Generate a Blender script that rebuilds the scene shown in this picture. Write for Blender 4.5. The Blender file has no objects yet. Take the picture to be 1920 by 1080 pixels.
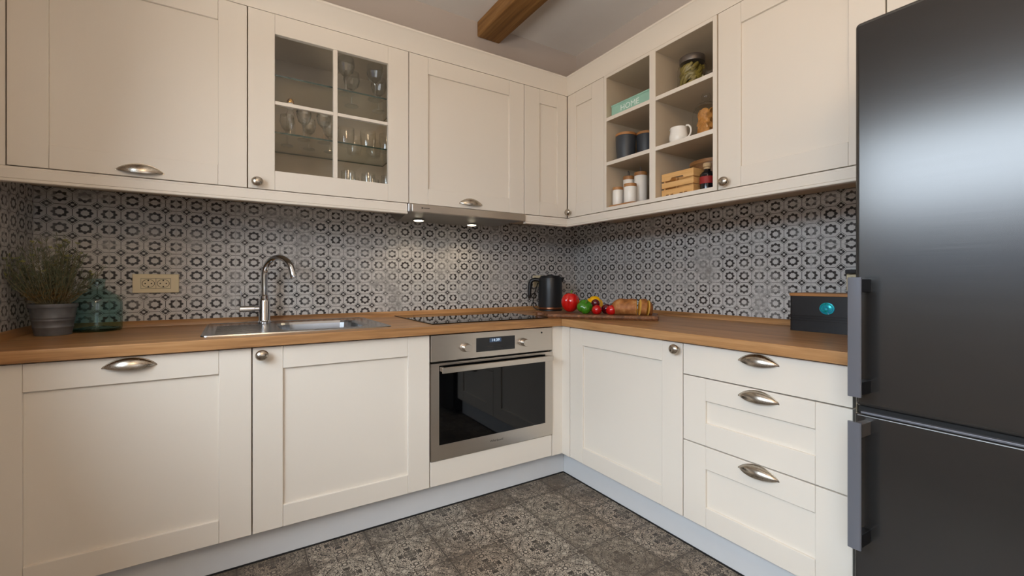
import bpy, bmesh, math, random
from mathutils import Vector, Matrix
random.seed(7)
PI = math.pi
SC = bpy.context.scene
COL = SC.collection
KZ = .845            # the room is a little lower than it is wide

# ------------------------------------------------------------------ node helpers
class E:
    """arithmetic on shader sockets"""
    def __init__(s, nt, v): s.nt, s.v = nt, v
    def m(s, op, *a, clamp=False):
        n = s.nt.nodes.new('ShaderNodeMath'); n.operation = op; n.use_clamp = clamp
        for i, x in enumerate((s,) + a):
            x = x.v if isinstance(x, E) else x
            if isinstance(x, (int, float)): n.inputs[i].default_value = x
            else: s.nt.links.new(x, n.inputs[i])
        return E(s.nt, n.outputs[0])
    def __add__(s, o): return s.m('ADD', o)
    __radd__ = __add__
    def __sub__(s, o): return s.m('SUBTRACT', o)
    def __rsub__(s, o): return E(s.nt, o).m('SUBTRACT', s)
    def __mul__(s, o): return s.m('MULTIPLY', o)
    __rmul__ = __mul__
    def __truediv__(s, o): return s.m('DIVIDE', o)
    def abs(s): return s.m('ABSOLUTE')
    def round(s): return s.m('ROUND')
    def floor(s): return s.m('FLOOR')
    def max(s, o): return s.m('MAXIMUM', o)
    def min(s, o): return s.m('MINIMUM', o)
    def sin(s): return s.m('SINE')
    def cos(s): return s.m('COSINE')
    def sqrt(s): return s.m('SQRT')
    def pow(s, o): return s.m('POWER', o)
    def inv(s): return s.m('MULTIPLY', -1.).m('ADD', 1.)
    def below(s, t, soft):       # 1 where s < t, soft edge
        return s.m('MULTIPLY', -1. / soft).m('ADD', t / soft + .5, clamp=True)
    def above(s, t, soft):
        return s.m('MULTIPLY', 1. / soft).m('ADD', -t / soft + .5, clamp=True)

def new_mat(name):
    m = bpy.data.materials.new(name); m.use_nodes = True
    nt = m.node_tree; nt.nodes.clear()
    out = nt.nodes.new('ShaderNodeOutputMaterial')
    b = nt.nodes.new('ShaderNodeBsdfPrincipled')
    nt.links.new(b.outputs[0], out.inputs[0])
    return m, nt, b
def setb(b, **k):
    for n, v in k.items():
        b.inputs[n.replace('_', ' ')].default_value = v
def rgb(r, g, b):                # sRGB 0-255 to linear
    f = lambda c: c / 12.92 if c <= .04045 else ((c + .055) / 1.055) ** 2.4
    return (f(r / 255), f(g / 255), f(b / 255), 1)
def position(nt):
    g = nt.nodes.new('ShaderNodeNewGeometry'); s = nt.nodes.new('ShaderNodeSeparateXYZ')
    nt.links.new(g.outputs['Position'], s.inputs[0])
    return [E(nt, s.outputs[i]) for i in range(3)]
def objcoord(nt):
    g = nt.nodes.new('ShaderNodeTexCoord'); s = nt.nodes.new('ShaderNodeSeparateXYZ')
    nt.links.new(g.outputs['Object'], s.inputs[0])
    return [E(nt, s.outputs[i]) for i in range(3)]
def vec(nt, x, y, z):
    c = nt.nodes.new('ShaderNodeCombineXYZ')
    for i, v in enumerate((x, y, z)):
        v = v.v if isinstance(v, E) else v
        if isinstance(v, (int, float)): c.inputs[i].default_value = v
        else: nt.links.new(v, c.inputs[i])
    return c.outputs[0]
def noise(nt, v, scale=5., detail=2., rough=.5, dist=0.):
    n = nt.nodes.new('ShaderNodeTexNoise')
    n.inputs['Scale'].default_value = scale; n.inputs['Detail'].default_value = detail
    n.inputs['Roughness'].default_value = rough; n.inputs['Distortion'].default_value = dist
    nt.links.new(v, n.inputs['Vector'])
    return E(nt, n.outputs[0])
def white(nt, v):
    n = nt.nodes.new('ShaderNodeTexWhiteNoise'); n.noise_dimensions = '3D'
    nt.links.new(v, n.inputs['Vector'])
    return E(nt, n.outputs['Value'])
def voro(nt, v, scale, feature='F1'):
    n = nt.nodes.new('ShaderNodeTexVoronoi'); n.feature = feature
    n.inputs['Scale'].default_value = scale
    nt.links.new(v, n.inputs['Vector'])
    return E(nt, n.outputs['Distance'])
def mix(nt, f, a, b):
    n = nt.nodes.new('ShaderNodeMix'); n.data_type = 'RGBA'
    for i, x in ((0, f), (6, a), (7, b)):
        x = x.v if isinstance(x, E) else x
        if isinstance(x, (int, float, tuple)): n.inputs[i].default_value = x
        else: nt.links.new(x, n.inputs[i])
    return n.outputs[2]
def ramp(nt, f, stops):
    n = nt.nodes.new('ShaderNodeValToRGB')
    el = n.color_ramp.elements
    while len(el) < len(stops): el.new(.5)
    for e, (p, c) in zip(el, stops): e.position = p; e.color = c
    nt.links.new(f.v, n.inputs[0])
    return n.outputs[0]
def bump(nt, b, h, dist, strength=1.):
    n = nt.nodes.new('ShaderNodeBump'); n.inputs['Strength'].default_value = strength
    n.inputs['Distance'].default_value = dist
    nt.links.new(h.v, n.inputs['Height']); nt.links.new(n.outputs[0], b.inputs['Normal'])
def simple(name, col, rough=.5, metal=0., spec=.5, coat=0., var=.0, vscale=20.):
    m, nt, b = new_mat(name)
    setb(b, Base_Color=col, Roughness=rough, Metallic=metal, Coat_Weight=coat)
    b.inputs['Specular IOR Level'].default_value = spec
    if var:
        p = objcoord(nt); f = noise(nt, vec(nt, *p), vscale, 4.)
        d = tuple(c * (1 - var) for c in col[:3]) + (1,)
        l = tuple(min(1, c * (1 + var)) for c in col[:3]) + (1,)
        nt.links.new(ramp(nt, f, [(.3, d), (.7, l)]), b.inputs['Base Color'])
    return m
def emit(name, col, s):
    m = bpy.data.materials.new(name); m.use_nodes = True; nt = m.node_tree; nt.nodes.clear()
    o = nt.nodes.new('ShaderNodeOutputMaterial'); e = nt.nodes.new('ShaderNodeEmission')
    e.inputs[0].default_value = col; e.inputs[1].default_value = s
    nt.links.new(e.outputs[0], o.inputs[0]); return m

# ------------------------------------------------------------------ materials
def tile_wall(name, axis, u0, pu, v0, pv, zsplit, hmin=-9.):
    """worn cement tiles of octagons and small diamonds below zsplit, plaster above"""
    m, nt, b = new_mat(name)
    x, y, z = position(nt)
    h = x if axis == 'x' else y
    u = (h - u0) / pu; v = (z - v0) / pv
    a = u - u.round(); c = v - v.round()
    A, C = a.abs(), c.abs()
    s = A + C
    dia = s.above(.707, .02)
    # thin dark outlines
    ln = (s - .707).abs().below(.016, .014)
    ln = ln.max((A - .5).abs().below(.016, .014) * dia.inv()).max((C - .5).abs().below(.016, .014) * dia.inv())
    # ring with eight points
    r = (a * a + c * c).sqrt()
    th = c.m('ARCTAN2', a)
    wob = (th * 8.).cos()
    ring = (r - wob * .038).below(.322, .045) * (r + wob * .012).above(.175, .04)
    # the seams of the tiles cut the rings in two
    ku = (u / 3.).round() * 3. - u; kv = (v / 3.).round() * 3. - v
    seam = ku.abs().below(.055, .06).max(kv.abs().below(.055, .06))
    ring = ring * (seam * .75).inv()
    # flower in the diamond
    du = A - .5; dv = C - .5
    p = du.abs() + dv.abs()
    q = du.abs().max(dv.abs())
    flower = p.below(.222, .03) * ((du.abs() - dv.abs()).abs().above(.008, .016)) * (du * du + dv * dv).sqrt().above(.062, .025)
    dark = ln.max(ring.max(flower * dia))
    # wear
    cell = vec(nt, u.round(), v.round(), 3.1)
    w1 = white(nt, cell)
    P = vec(nt, h, z, 0.)
    n1 = noise(nt, P, 7., 5., .6); n2 = noise(nt, P, 60., 4., .65); n3 = noise(nt, P, 2.3, 2.)
    tid = white(nt, vec(nt, (u / 3.).floor(), (v / 3.).floor(), 9.))
    fade = ((n1 - .5) * 2.6 + (tid - .5) * .35 + (w1 - .5) * .3 + (n2 - .5) * .7)
    strength = fade.m('MULTIPLY', -.8).m('ADD', .90, clamp=True)
    smudge = (n1 + (n2 - .5) * .5 + (tid - .5) * .10).above(.66, .16)
    base = mix(nt, n2.above(.5, .5) * .5, rgb(206, 203, 199), rgb(180, 176, 172))
    base = mix(nt, smudge * .62, base, rgb(118, 114, 110))
    brown = mix(nt, n3.above(.5, .3), rgb(46, 43, 43), rgb(60, 53, 50))
    col = mix(nt, dark * strength * (smudge * .45).inv(), base, brown)
    gr = (ku.abs()).below(.014, .012).max(kv.abs().below(.016, .012))
    col = mix(nt, gr * .75, col, rgb(168, 163, 158))
    up = z.above(zsplit, .001).max(h.below(hmin, .001))
    pl = mix(nt, noise(nt, vec(nt, x, y, z), 3., 3.), rgb(208, 196, 186), rgb(198, 186, 176))
    col = mix(nt, up, col, pl)
    nt.links.new(col, b.inputs['Base Color'])
    ro = up * .5 + .36
    nt.links.new(ro.v, b.inputs['Roughness'])
    b.inputs['Specular IOR Level'].default_value = .35
    bump(nt, b, (gr * -1.) * up.inv() + n2 * .15 * up.inv() + noise(nt, vec(nt, x, y, z), 9., 4.) * up * .8, .002, .35)
    return m

def floor_mat():
    m, nt, b = new_mat('patterned_floor_tile')
    x, y, z = position(nt)
    T = .1996
    u = (x + .6865) / T; v = (y + .6655) / T
    iu, iv = u.floor(), v.floor()
    a = (u - iu - .5).abs(); c = (v - iv - .5).abs()          # mirrored quarters
    lo, hi = a.min(c), a.max(c)                                # and diagonals
    r0 = (lo * lo + hi * hi).sqrt()
    cu, cv = (lo - .5).abs(), (hi - .5).abs()
    r1 = (cu * cu + cv * cv).sqrt()
    f = vec(nt, lo, hi, 0.)
    # four small rosettes on the arms of each tile
    n = noise(nt, f, 10.5, 2., .55, 1.0)
    curls = (n * 48.).sin().above(.05, .8)
    n5 = noise(nt, vec(nt, lo, hi, 5.), 15., 1., .5)
    curls2 = (n5 * 30.).sin().above(.1, .6)
    band = (r0 - .36).abs().below(.05, .03)
    vo = voro(nt, f, 13.)
    dots = vo.below(.20, .10)
    r2 = ((lo * lo) + (hi - .30) * (hi - .30)).sqrt()
    ros = (r2 * 110.).sin().above(.0, .6)
    pat = curls * band.inv() + curls2 * band
    kr = r2.below(.05, .012)
    pat = pat * kr.inv() + ros * kr
    pat = pat.min((dots * .85).inv())
    cross = (lo.below(.020, .02) * r0.below(.17, .02)).max((r0 - .085).abs().below(.016, .02) * ((hi - lo).above(.03, .02)))
    crn = (r1.below(.15, .03) * ((cu - cv).abs().above(.014, .02)) * r1.above(.03, .03)) * ((r1 * 48.).cos().above(-.1, .6))
    pat = pat * (cross * .55).inv() * (crn * .55).inv()
    P = vec(nt, x, y, 0.)
    n1 = noise(nt, P, 4.2, 5., .62); n2 = noise(nt, P, 42., 3., .6); n3 = noise(nt, P, 2., 2.)
    tid = white(nt, vec(nt, iu, iv, 2.))
    wear = (n1 + (tid - .5) * .10 + (n2 - .5) * .30)
    light = mix(nt, tid, rgb(178, 167, 151), rgb(148, 137, 121))
    light = mix(nt, n3.above(.55, .2) * .5, light, rgb(160, 136, 112))
    dk = mix(nt, tid, rgb(52, 47, 42), rgb(66, 58, 50))
    col = mix(nt, pat, dk, light)
    col = mix(nt, wear.above(.57, .20) * .72, col, rgb(84, 73, 62))
    g = a.max(c).above(.488, .008)
    col = mix(nt, (a.max(c).above(.44, .10) * n1.above(.5, .25) * .35), col, rgb(72, 64, 55))
    col = mix(nt, g * .85, col, rgb(70, 62, 54))
    nt.links.new(col, b.inputs['Base Color'])
    nt.links.new((n2 * .25 + .38).v, b.inputs['Roughness'])
    b.inputs['Specular IOR Level'].default_value = .35
    bump(nt, b, (g * -1.) + n2 * .12, .0015, .3)
    return m

def wood(name, c0, c1, c2, axis, fine=1., rough=.38, ringy=1., spec=.5, world=True):
    m, nt, b = new_mat(name)
    p = position(nt) if world else objcoord(nt)
    k = [22., 22., 22.]; k['xyz'.index(axis)] = 1.3
    q = vec(nt, *[p[i] * k[i] for i in range(3)])
    q2 = vec(nt, *[p[i] * (k[i] * 6) for i in range(3)])
    n1 = noise(nt, q, 1. * fine, 4., .6, .8 * ringy); n2 = noise(nt, q2, 1. * fine, 2., .6)
    f = n1 * .75 + n2 * .25
    col = ramp(nt, f, [(.30, c0), (.5, c1), (.72, c2)])
    nt.links.new(col, b.inputs['Base Color'])
    nt.links.new((n2 * .15 + (rough - .07)).v, b.inputs['Roughness'])
    b.inputs['Specular IOR Level'].default_value = spec
    bump(nt, b, n2, .0006, .3)
    return m

def paint(name, col, rough=.42):
    m, nt, b = new_mat(name)
    p = position(nt)
    n = noise(nt, vec(nt, p[0] * 70., p[1] * 70., p[2] * 5.), 1., 3., .6)
    n2 = noise(nt, vec(nt, *p), 3., 2.)
    d = tuple(c * .97 for c in col[:3]) + (1,)
    nt.links.new(mix(nt, n2, col, d), b.inputs['Base Color'])
    setb(b, Roughness=rough); b.inputs['Specular IOR Level'].default_value = .4
    bump(nt, b, n, .0004, .35)
    return m

def brushed(name, col, rough, axis='z', metal=1., amount=.18, noisy=.12):
    m, nt, b = new_mat(name)
    p = objcoord(nt)
    k = [600., 600., 600.]; k['xyz'.index(axis)] = 4.
    n = noise(nt, vec(nt, *[p[i] * k[i] for i in range(3)]), 1., 2.)
    d = tuple(c * (1 - noisy) for c in col[:3]) + (1,); l = tuple(min(1, c * (1 + noisy)) for c in col[:3]) + (1,)
    nt.links.new(mix(nt, n, d, l), b.inputs['Base Color'])
    nt.links.new((n * amount + (rough - amount * .5)).v, b.inputs['Roughness'])
    setb(b, Metallic=metal)
    return m

def glass(name, tint, refl=1., ior=1.45):
    """thin clear glass: straight transmission plus Fresnel reflection"""
    m = bpy.data.materials.new(name); m.use_nodes = True; nt = m.node_tree; nt.nodes.clear()
    o = nt.nodes.new('ShaderNodeOutputMaterial')
    t = nt.nodes.new('ShaderNodeBsdfTransparent'); t.inputs[0].default_value = tint
    g = nt.nodes.new('ShaderNodeBsdfGlossy'); g.inputs['Roughness'].default_value = .02
    f = nt.nodes.new('ShaderNodeLayerWeight'); f.inputs['Blend'].default_value = .5
    k = (E(nt, f.outputs['Facing']).pow(5.) * .9 + .035).m('MULTIPLY', refl, clamp=True)
    mx = nt.nodes.new('ShaderNodeMixShader')
    nt.links.new(k.v, mx.inputs[0]); nt.links.new(t.outputs[0], mx.inputs[1]); nt.links.new(g.outputs[0], mx.inputs[2])
    nt.links.new(mx.outputs[0], o.inputs[0])
    return m

PUB, PVB = .202 / 3, .1715 / 3
ZT = 1.30
M = {}
M['tile_back'] = tile_wall('tiled_wall_back', 'x', -2.4909, PUB, .8915, PVB, ZT)
M['tile_right'] = tile_wall('tiled_wall_right', 'y', -.7905, .1993 / 3, .8915, PVB, ZT)
M['tile_left'] = tile_wall('tiled_wall_left', 'y', -.03, .202 / 3, .8915, PVB, ZT, -.62)
M['floor'] = floor_mat()
M['plaster'] = simple('white_plaster', rgb(240, 236, 231), .9, var=.03, vscale=3.)
M['cream'] = paint('cream_cabinet_paint', rgb(228, 219, 206))
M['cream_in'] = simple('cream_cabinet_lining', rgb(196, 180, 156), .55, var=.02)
M['plinth'] = simple('pale_grey_plinth', rgb(208, 209, 210), .38, spec=.5, var=.01)
M['seal'] = simple('black_plinth_seal', rgb(25, 25, 26), .6)
M['oak_x'] = wood('oak_worktop_along_back', rgb(118, 80, 46), rgb(170, 124, 78), rgb(196, 152, 104), 'x', rough=.36)
M['oak_y'] = wood('oak_worktop_along_side', rgb(118, 80, 46), rgb(170, 124, 78), rgb(196, 152, 104), 'y', rough=.36)
M['beam'] = wood('old_timber_beam', rgb(84, 56, 26), rgb(142, 100, 52), rgb(172, 130, 76), 'y', .8, .6, 2.)
M['board'] = wood('dark_walnut_board', rgb(66, 40, 24), rgb(116, 74, 45), rgb(168, 118, 78), 'x', 1.2, .45, 2.5, world=False)
M['pine'] = wood('pale_pine', rgb(196, 146, 86), rgb(216, 168, 106), rgb(230, 188, 130), 'y', 1., .5, world=False)
M['bamboo'] = wood('bamboo_lid', rgb(140, 92, 50), rgb(170, 118, 68), rgb(190, 140, 88), 'y', 1., .5, world=False)
M['bowlwood'] = wood('brown_bowl_wood', rgb(92, 60, 32), rgb(136, 94, 54), rgb(164, 120, 74), 'y', 1., .5, world=False)
M['nickel'] = brushed('brushed_nickel', rgb(184, 175, 162), .27, 'x', amount=.03, noisy=.015)
M['steel'] = brushed('brushed_steel', rgb(206, 198, 188), .30, 'x', amount=.08, noisy=.035)
M['sinksteel'] = brushed('sink_steel', rgb(176, 176, 176), .22, 'x', amount=.06, noisy=.03)
M['chrome'] = simple('polished_chrome', rgb(215, 218, 222), .06, 1.)
M['fridge'] = brushed('dark_brushed_steel', rgb(88, 87, 86), .22, 'y', metal=.82, amount=.06, noisy=.06)
M['fridgehandle'] = simple('grey_metal_handle', rgb(116, 118, 126), .22, .35)
M['black'] = simple('black_plastic', rgb(16, 16, 18), .42)
M['blackmatte'] = simple('matte_black', rgb(30, 31, 34), .42, var=.05)
M['blackglass'] = simple('black_glass', rgb(4, 4, 5), .03, spec=.42)
M['darkgap'] = simple('dark_recess', rgb(10, 10, 10), .7)
M['copper'] = simple('copper_ring', rgb(150, 104, 80), .28, 1.)
M['kettleblack'] = simple('kettle_black', rgb(20, 21, 24), .38)
M['display'] = simple('display_panel', rgb(20, 21, 24), .15)
M['digits'] = emit('lit_clock_digits', rgb(190, 205, 220), 1.4)
M['lcd'] = emit('lit_clock_window', rgb(70, 84, 104), .9)
M['letter'] = simple('dark_lettering', rgb(60, 56, 52), .5)
M['whitepaint'] = simple('white_lettering', rgb(226, 238, 232), .6)
M['ivory'] = simple('ivory_socket_plastic', rgb(226, 212, 176), .4)
M['ivory_dark'] = simple('socket_holes', rgb(40, 34, 26), .6)
M['lampglow'] = emit('lit_hood_lamp', (1, .86, .62, 1), 14.)
M['grease'] = brushed('hood_underside_metal', rgb(150, 145, 136), .42, 'x')
M['zinc'] = simple('galvanised_zinc', rgb(106, 108, 112), .5, .35, var=.25, vscale=30.)
M['soil'] = simple('potting_soil', rgb(38, 28, 20), .95, var=.3, vscale=80.)
M['stem'] = simple('herb_stem', rgb(120, 112, 84), .8)
M['leaf'] = simple('herb_needles', rgb(92, 100, 76), .7, var=.25, vscale=25.)
M['leaf_dry'] = simple('dry_herb_needles', rgb(122, 100, 58), .8, var=.2, vscale=25.)
M['leaf_tip'] = simple('herb_tips', rgb(150, 150, 92), .7)
M['tealglass'] = glass('blue_green_glass', (.68, .835, .83, 1), 1.3)
M['clear'] = glass('clear_glass', (.975, .98, .975, 1), 1.4)
M['crystal'] = glass('cut_crystal', (.95, .96, .955, 1), 3.2)
M['pane'] = glass('window_pane_glass', (.97, .975, .965, 1), 1.3)
M['shelfglass'] = glass('glass_shelf', (.955, .975, .96, 1), 1.0)
M['shelfedge'] = simple('green_glass_edge', rgb(40, 62, 52), .15)
M['mint'] = simple('mint_paint', rgb(152, 196, 178), .6, var=.05)
M['charcoal'] = simple('charcoal_ceramic', rgb(56, 60, 66), .42, var=.05)
M['porcelain'] = simple('white_porcelain', rgb(236, 232, 224), .2, spec=.5)
M['cork'] = simple('cork', rgb(190, 160, 120), .8, var=.15, vscale=90.)
M['darkbottle'] = simple('dark_bottle_glass', rgb(14, 14, 20), .08, spec=.6)
M['redlabel'] = simple('red_paper_label', rgb(150, 34, 30), .6)
M['lidmetal'] = simple('grey_jar_lid', rgb(112, 104, 98), .4, .6)
M['pickle'] = simple('olive_pickles', rgb(132, 118, 54), .35, var=.25, vscale=30.)
M['biscuit'] = simple('golden_biscuit', rgb(200, 138, 66), .75, var=.18, vscale=60.)
M['redpep'] = simple('red_pepper_skin', rgb(196, 18, 14), .16, coat=.4)
M['greenpep'] = simple('green_pepper_skin', rgb(56, 118, 20), .16, coat=.4)
M['yellowpep'] = simple('yellow_pepper_skin', rgb(238, 178, 8), .16, coat=.4)
M['tomato'] = simple('red_tomato_skin', rgb(186, 14, 16), .14, coat=.5)
M['darktomato'] = simple('dark_tomato_skin', rgb(84, 12, 22), .16, coat=.4)
M['pepstem'] = simple('pepper_stalk', rgb(90, 120, 44), .6)
def bread_mats():
    m, nt, b = new_mat('bread_crust')
    p = objcoord(nt)
    n = noise(nt, vec(nt, *p), 22., 5., .6); n2 = noise(nt, vec(nt, p[0] * 10, p[1] * 60, p[2] * 60), 1., 3.)
    nt.links.new(ramp(nt, n * .7 + n2 * .3, [(.3, rgb(104, 60, 26)), (.5, rgb(168, 106, 52)), (.72, rgb(206, 160, 104))]), b.inputs['Base Color'])
    setb(b, Roughness=.6); bump(nt, b, n, .004, .5)
    M['crust'] = m
    M['crumb'] = simple('pale_bread_crumb', rgb(246, 204, 98), .85, var=.1, vscale=90.)
bread_mats()
def badge_mat():
    m, nt, b = new_mat('teal_iridescent_badge')
    p = objcoord(nt)
    n = noise(nt, vec(nt, *p), 55., 3., .6, 1.2)
    nt.links.new(ramp(nt, n, [(.32, rgb(0, 96, 104)), (.48, rgb(18, 176, 176)), (.6, rgb(40, 130, 190)), (.72, rgb(150, 226, 190))]), b.inputs['Base Color'])
    setb(b, Roughness=.25, Metallic=.4); M['badge'] = m
badge_mat()

# ------------------------------------------------------------------ geometry helpers
def BM(): return bmesh.new()
def box(bm, x0, x1, y0, y1, z0, z1):
    if x0 > x1: x0, x1 = x1, x0
    if y0 > y1: y0, y1 = y1, y0
    if z0 > z1: z0, z1 = z1, z0
    v = [bm.verts.new(p) for p in ((x0, y0, z0), (x1, y0, z0), (x1, y1, z0), (x0, y1, z0), (x0, y0, z1), (x1, y0, z1), (x1, y1, z1), (x0, y1, z1))]
    for f in ((3, 2, 1, 0), (4, 5, 6, 7), (0, 1, 5, 4), (1, 2, 6, 5), (2, 3, 7, 6), (3, 0, 4, 7)):
        bm.faces.new([v[i] for i in f])
    return v
def fbox(bm, F, u0, u1, n0, n1, w0, w1):
    """box in a frame F(u, n, w) -> world"""
    v = [bm.verts.new(F(*p)) for p in ((u0, n0, w0), (u1, n0, w0), (u1, n1, w0), (u0, n1, w0), (u0, n0, w1), (u1, n0, w1), (u1, n1, w1), (u0, n1, w1))]
    for f in ((3, 2, 1, 0), (4, 5, 6, 7), (0, 1, 5, 4), (1, 2, 6, 5), (2, 3, 7, 6), (3, 0, 4, 7)):
        bm.faces.new([v[i] for i in f])
def prism(bm, loop, d):
    """closed loop of points extruded by the vector d"""
    a = [bm.verts.new(p) for p in loop]; b = [bm.verts.new(Vector(p) + Vector(d)) for p in loop]
    n = len(a)
    bm.faces.new(a[::-1]); bm.faces.new(b)
    for i in range(n): bm.faces.new([a[i], a[(i + 1) % n], b[(i + 1) % n], b[i]])
def lathe(bm, prof, c, seg=40, axis=(0, 0, 1), capa=True, capb=True):
    """profile [(radius, height)] turned round axis through c"""
    ax = Vector(axis).normalized(); q = Vector((0, 0, 1)).rotation_difference(ax)
    c = Vector(c); rings = []
    for r, h in prof:
        rings.append([bm.verts.new(c + q @ Vector((r * math.cos(t), r * math.sin(t), h))) for t in (2 * PI * i / seg for i in range(seg))])
    for A, B in zip(rings, rings[1:]):
        for i in range(seg): bm.faces.new([A[i], A[(i + 1) % seg], B[(i + 1) % seg], B[i]])
    if capa: bm.faces.new(rings[0][::-1])
    if capb: bm.faces.new(rings[-1])
def tube(bm, pts, r, seg=12, caps=True):
    pts = [Vector(p) for p in pts]; n = len(pts)
    rs = r if isinstance(r, (list, tuple)) else [r] * n
    rings = []; up = None
    for i, p in enumerate(pts):
        t = (pts[min(i + 1, n - 1)] - pts[max(i - 1, 0)]).normalized()
        if up is None:
            up = Vector((0, 0, 1)) if abs(t.z) < .9 else Vector((1, 0, 0))
        up = (up - t * up.dot(t)).normalized(); s = t.cross(up)
        rings.append([bm.verts.new(p + rs[i] * (math.cos(a) * up + math.sin(a) * s)) for a in (2 * PI * k / seg for k in range(seg))])
    for A, B in zip(rings, rings[1:]):
        for i in range(seg): bm.faces.new([A[i], A[(i + 1) % seg], B[(i + 1) % seg], B[i]])
    if caps: bm.faces.new(rings[0][::-1]); bm.faces.new(rings[-1])
def blob(bm, c, R, fn=None, seg=32, rings=20, rot=None):
    """ellipsoid with a radius function fn(theta, phi)"""
    c = Vector(c); top = None; L = []
    q = rot or Matrix.Identity(3)
    for j in range(1, rings):
        ph = PI * j / rings; row = []
        for i in range(seg):
            t = 2 * PI * i / seg; k = fn(t, ph) if fn else 1
            row.append(bm.verts.new(c + q @ Vector((R[0] * k * math.sin(ph) * math.cos(t), R[1] * k * math.sin(ph) * math.sin(t), R[2] * (k if not fn else fn(0, ph) * 0 + k ** .3) * math.cos(ph)))))
        L.append(row)
    k0 = (fn(0, 0) if fn else 1); k1 = (fn(0, PI) if fn else 1)
    a = bm.verts.new(c + q @ Vector((0, 0, R[2] * k0))); b = bm.verts.new(c + q @ Vector((0, 0, -R[2] * k1)))
    for i in range(seg):
        bm.faces.new([a, L[0][i], L[0][(i + 1) % seg]]); bm.faces.new([b, L[-1][(i + 1) % seg], L[-1][i]])
    for A, B in zip(L, L[1:]):
        for i in range(seg): bm.faces.new([A[i], B[i], B[(i + 1) % seg], A[(i + 1) % seg]])

def link(name, bm, mat, parent=None, bevel=0., seg=2, smooth=True, loc=None, weld=False):
    """the mesh (in world coordinates) as one object, its origin at its parent's or at loc"""
    if weld: bmesh.ops.remove_doubles(bm, verts=bm.verts, dist=1e-5)
    bmesh.ops.recalc_face_normals(bm, faces=bm.faces)
    me = bpy.data.meshes.new(name); bm.to_mesh(me); bm.free()
    o = bpy.data.objects.new(name, me); COL.objects.link(o)
    if parent is not None:
        o.parent = parent
        p = parent; w = Vector()
        while p: w += Vector(p.location); p = p.parent
        me.transform(Matrix.Translation(-w))
    elif loc is not None:
        me.transform(Matrix.Translation(-Vector(loc))); o.location = loc
    for x in (mat if isinstance(mat, list) else [mat]): me.materials.append(x)
    if smooth:
        me.shade_smooth(); me.set_sharp_from_angle(angle=math.radians(38))
    if bevel:
        b = o.modifiers.new('Bevel', 'BEVEL'); b.width = bevel; b.segments = seg; b.limit_method = 'ANGLE'; b.angle_limit = math.radians(40); b.harden_normals = True
    return o
def thing(name, label, cat, loc=(0, 0, 0), group=None):
    o = bpy.data.objects.new(name, None); COL.objects.link(o); o.location = loc
    o.empty_display_size = .05
    return tag(o, label, cat, group)
def tag(o, label, cat, group=None):
    o['label'] = label; o['category'] = cat; o['kind'] = 'thing'
    if group: o['group'] = group
    return o
def struct(name, bm, mat, label=None, cat=None, **k):
    o = link(name, bm, mat, **k); o['kind'] = 'structure'
    if label: o['label'] = label; o['category'] = cat
    return o
def text_mesh(name, body, size, F, u, n, w, mat, parent, depth=.0008, sx=1., align='CENTER', bold=0.):
    """lettering lying in frame F at (u, n, w)"""
    cu = bpy.data.curves.new(name, 'FONT'); cu.body = body; cu.size = size; cu.extrude = depth / 2; cu.offset = bold
    cu.align_x = align; cu.align_y = 'CENTER'; cu.resolution_u = 3
    t = bpy.data.objects.new(name, cu); COL.objects.link(t)
    dg = bpy.context.evaluated_depsgraph_get()
    me0 = bpy.data.meshes.new_from_object(t.evaluated_get(dg))
    bpy.data.objects.remove(t); bpy.data.curves.remove(cu)
    bm = BM(); bm.from_mesh(me0); bpy.data.meshes.remove(me0)
    for v in bm.verts:
        x, y, z = v.co
        v.co = F(u + x * sx, n + z + depth / 2, w + y * KZ)
    return link(name, bm, mat, parent, smooth=False)

# frames: u along the run (to the viewer's right), n out of the wall into the room, w up
FB = lambda u, n, w: Vector((u, -n, w))           # back wall: u = x
FR = lambda u, n, w: Vector((-n, -u, w))          # right wall: u = -y

def shaker(name, F, u0, u1, w0, w1, n0, parent, st=.087, sr=None, top=.074, bot=.071, th=.02, rec=.009, mat=None, opening=False):
    """frame-and-panel door between u0..u1, w0..w1 with its front at n0+th"""
    g = .0018
    u0 += g; u1 -= g; w0 += g; w1 -= g
    sr = st if sr is None else sr
    bm = BM(); f = .00025
    fbox(bm, F, u0, u0 + st - f, n0, n0 + th, w0, w1)
    fbox(bm, F, u1 - sr + f, u1, n0, n0 + th, w0, w1)
    fbox(bm, F, u0 + st, u1 - sr, n0, n0 + th, w0, w0 + bot)
    fbox(bm, F, u0 + st, u1 - sr, n0, n0 + th, w1 - top, w1)
    if not opening:
        fbox(bm, F, u0 + st - .004, u1 - sr + .004, n0 + .003, n0 + th - rec, w0 + bot - .004, w1 - top + .004)
    return link(name, bm, mat or M['cream'], parent, bevel=.0017, seg=2)

def knob(F, u, w, n, parent):
    bm = BM(); ax = F(0, 1, 0) - F(0, 0, 0)
    prof = [(.0085, 0), (.0075, .004), (.006, .010), (.0075, .014), (.0155, .0165), (.0195, .0205), (.0188, .0255), (.0145, .030), (.007, .0325), (.0012, .0333)]
    lathe(bm, prof, F(u, n, w), 28, ax)
    c = F(u, n, w).z
    for v in bm.verts: v.co.z = c + (v.co.z - c) * .88
    return link('knob', bm, M['nickel'], parent)

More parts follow.
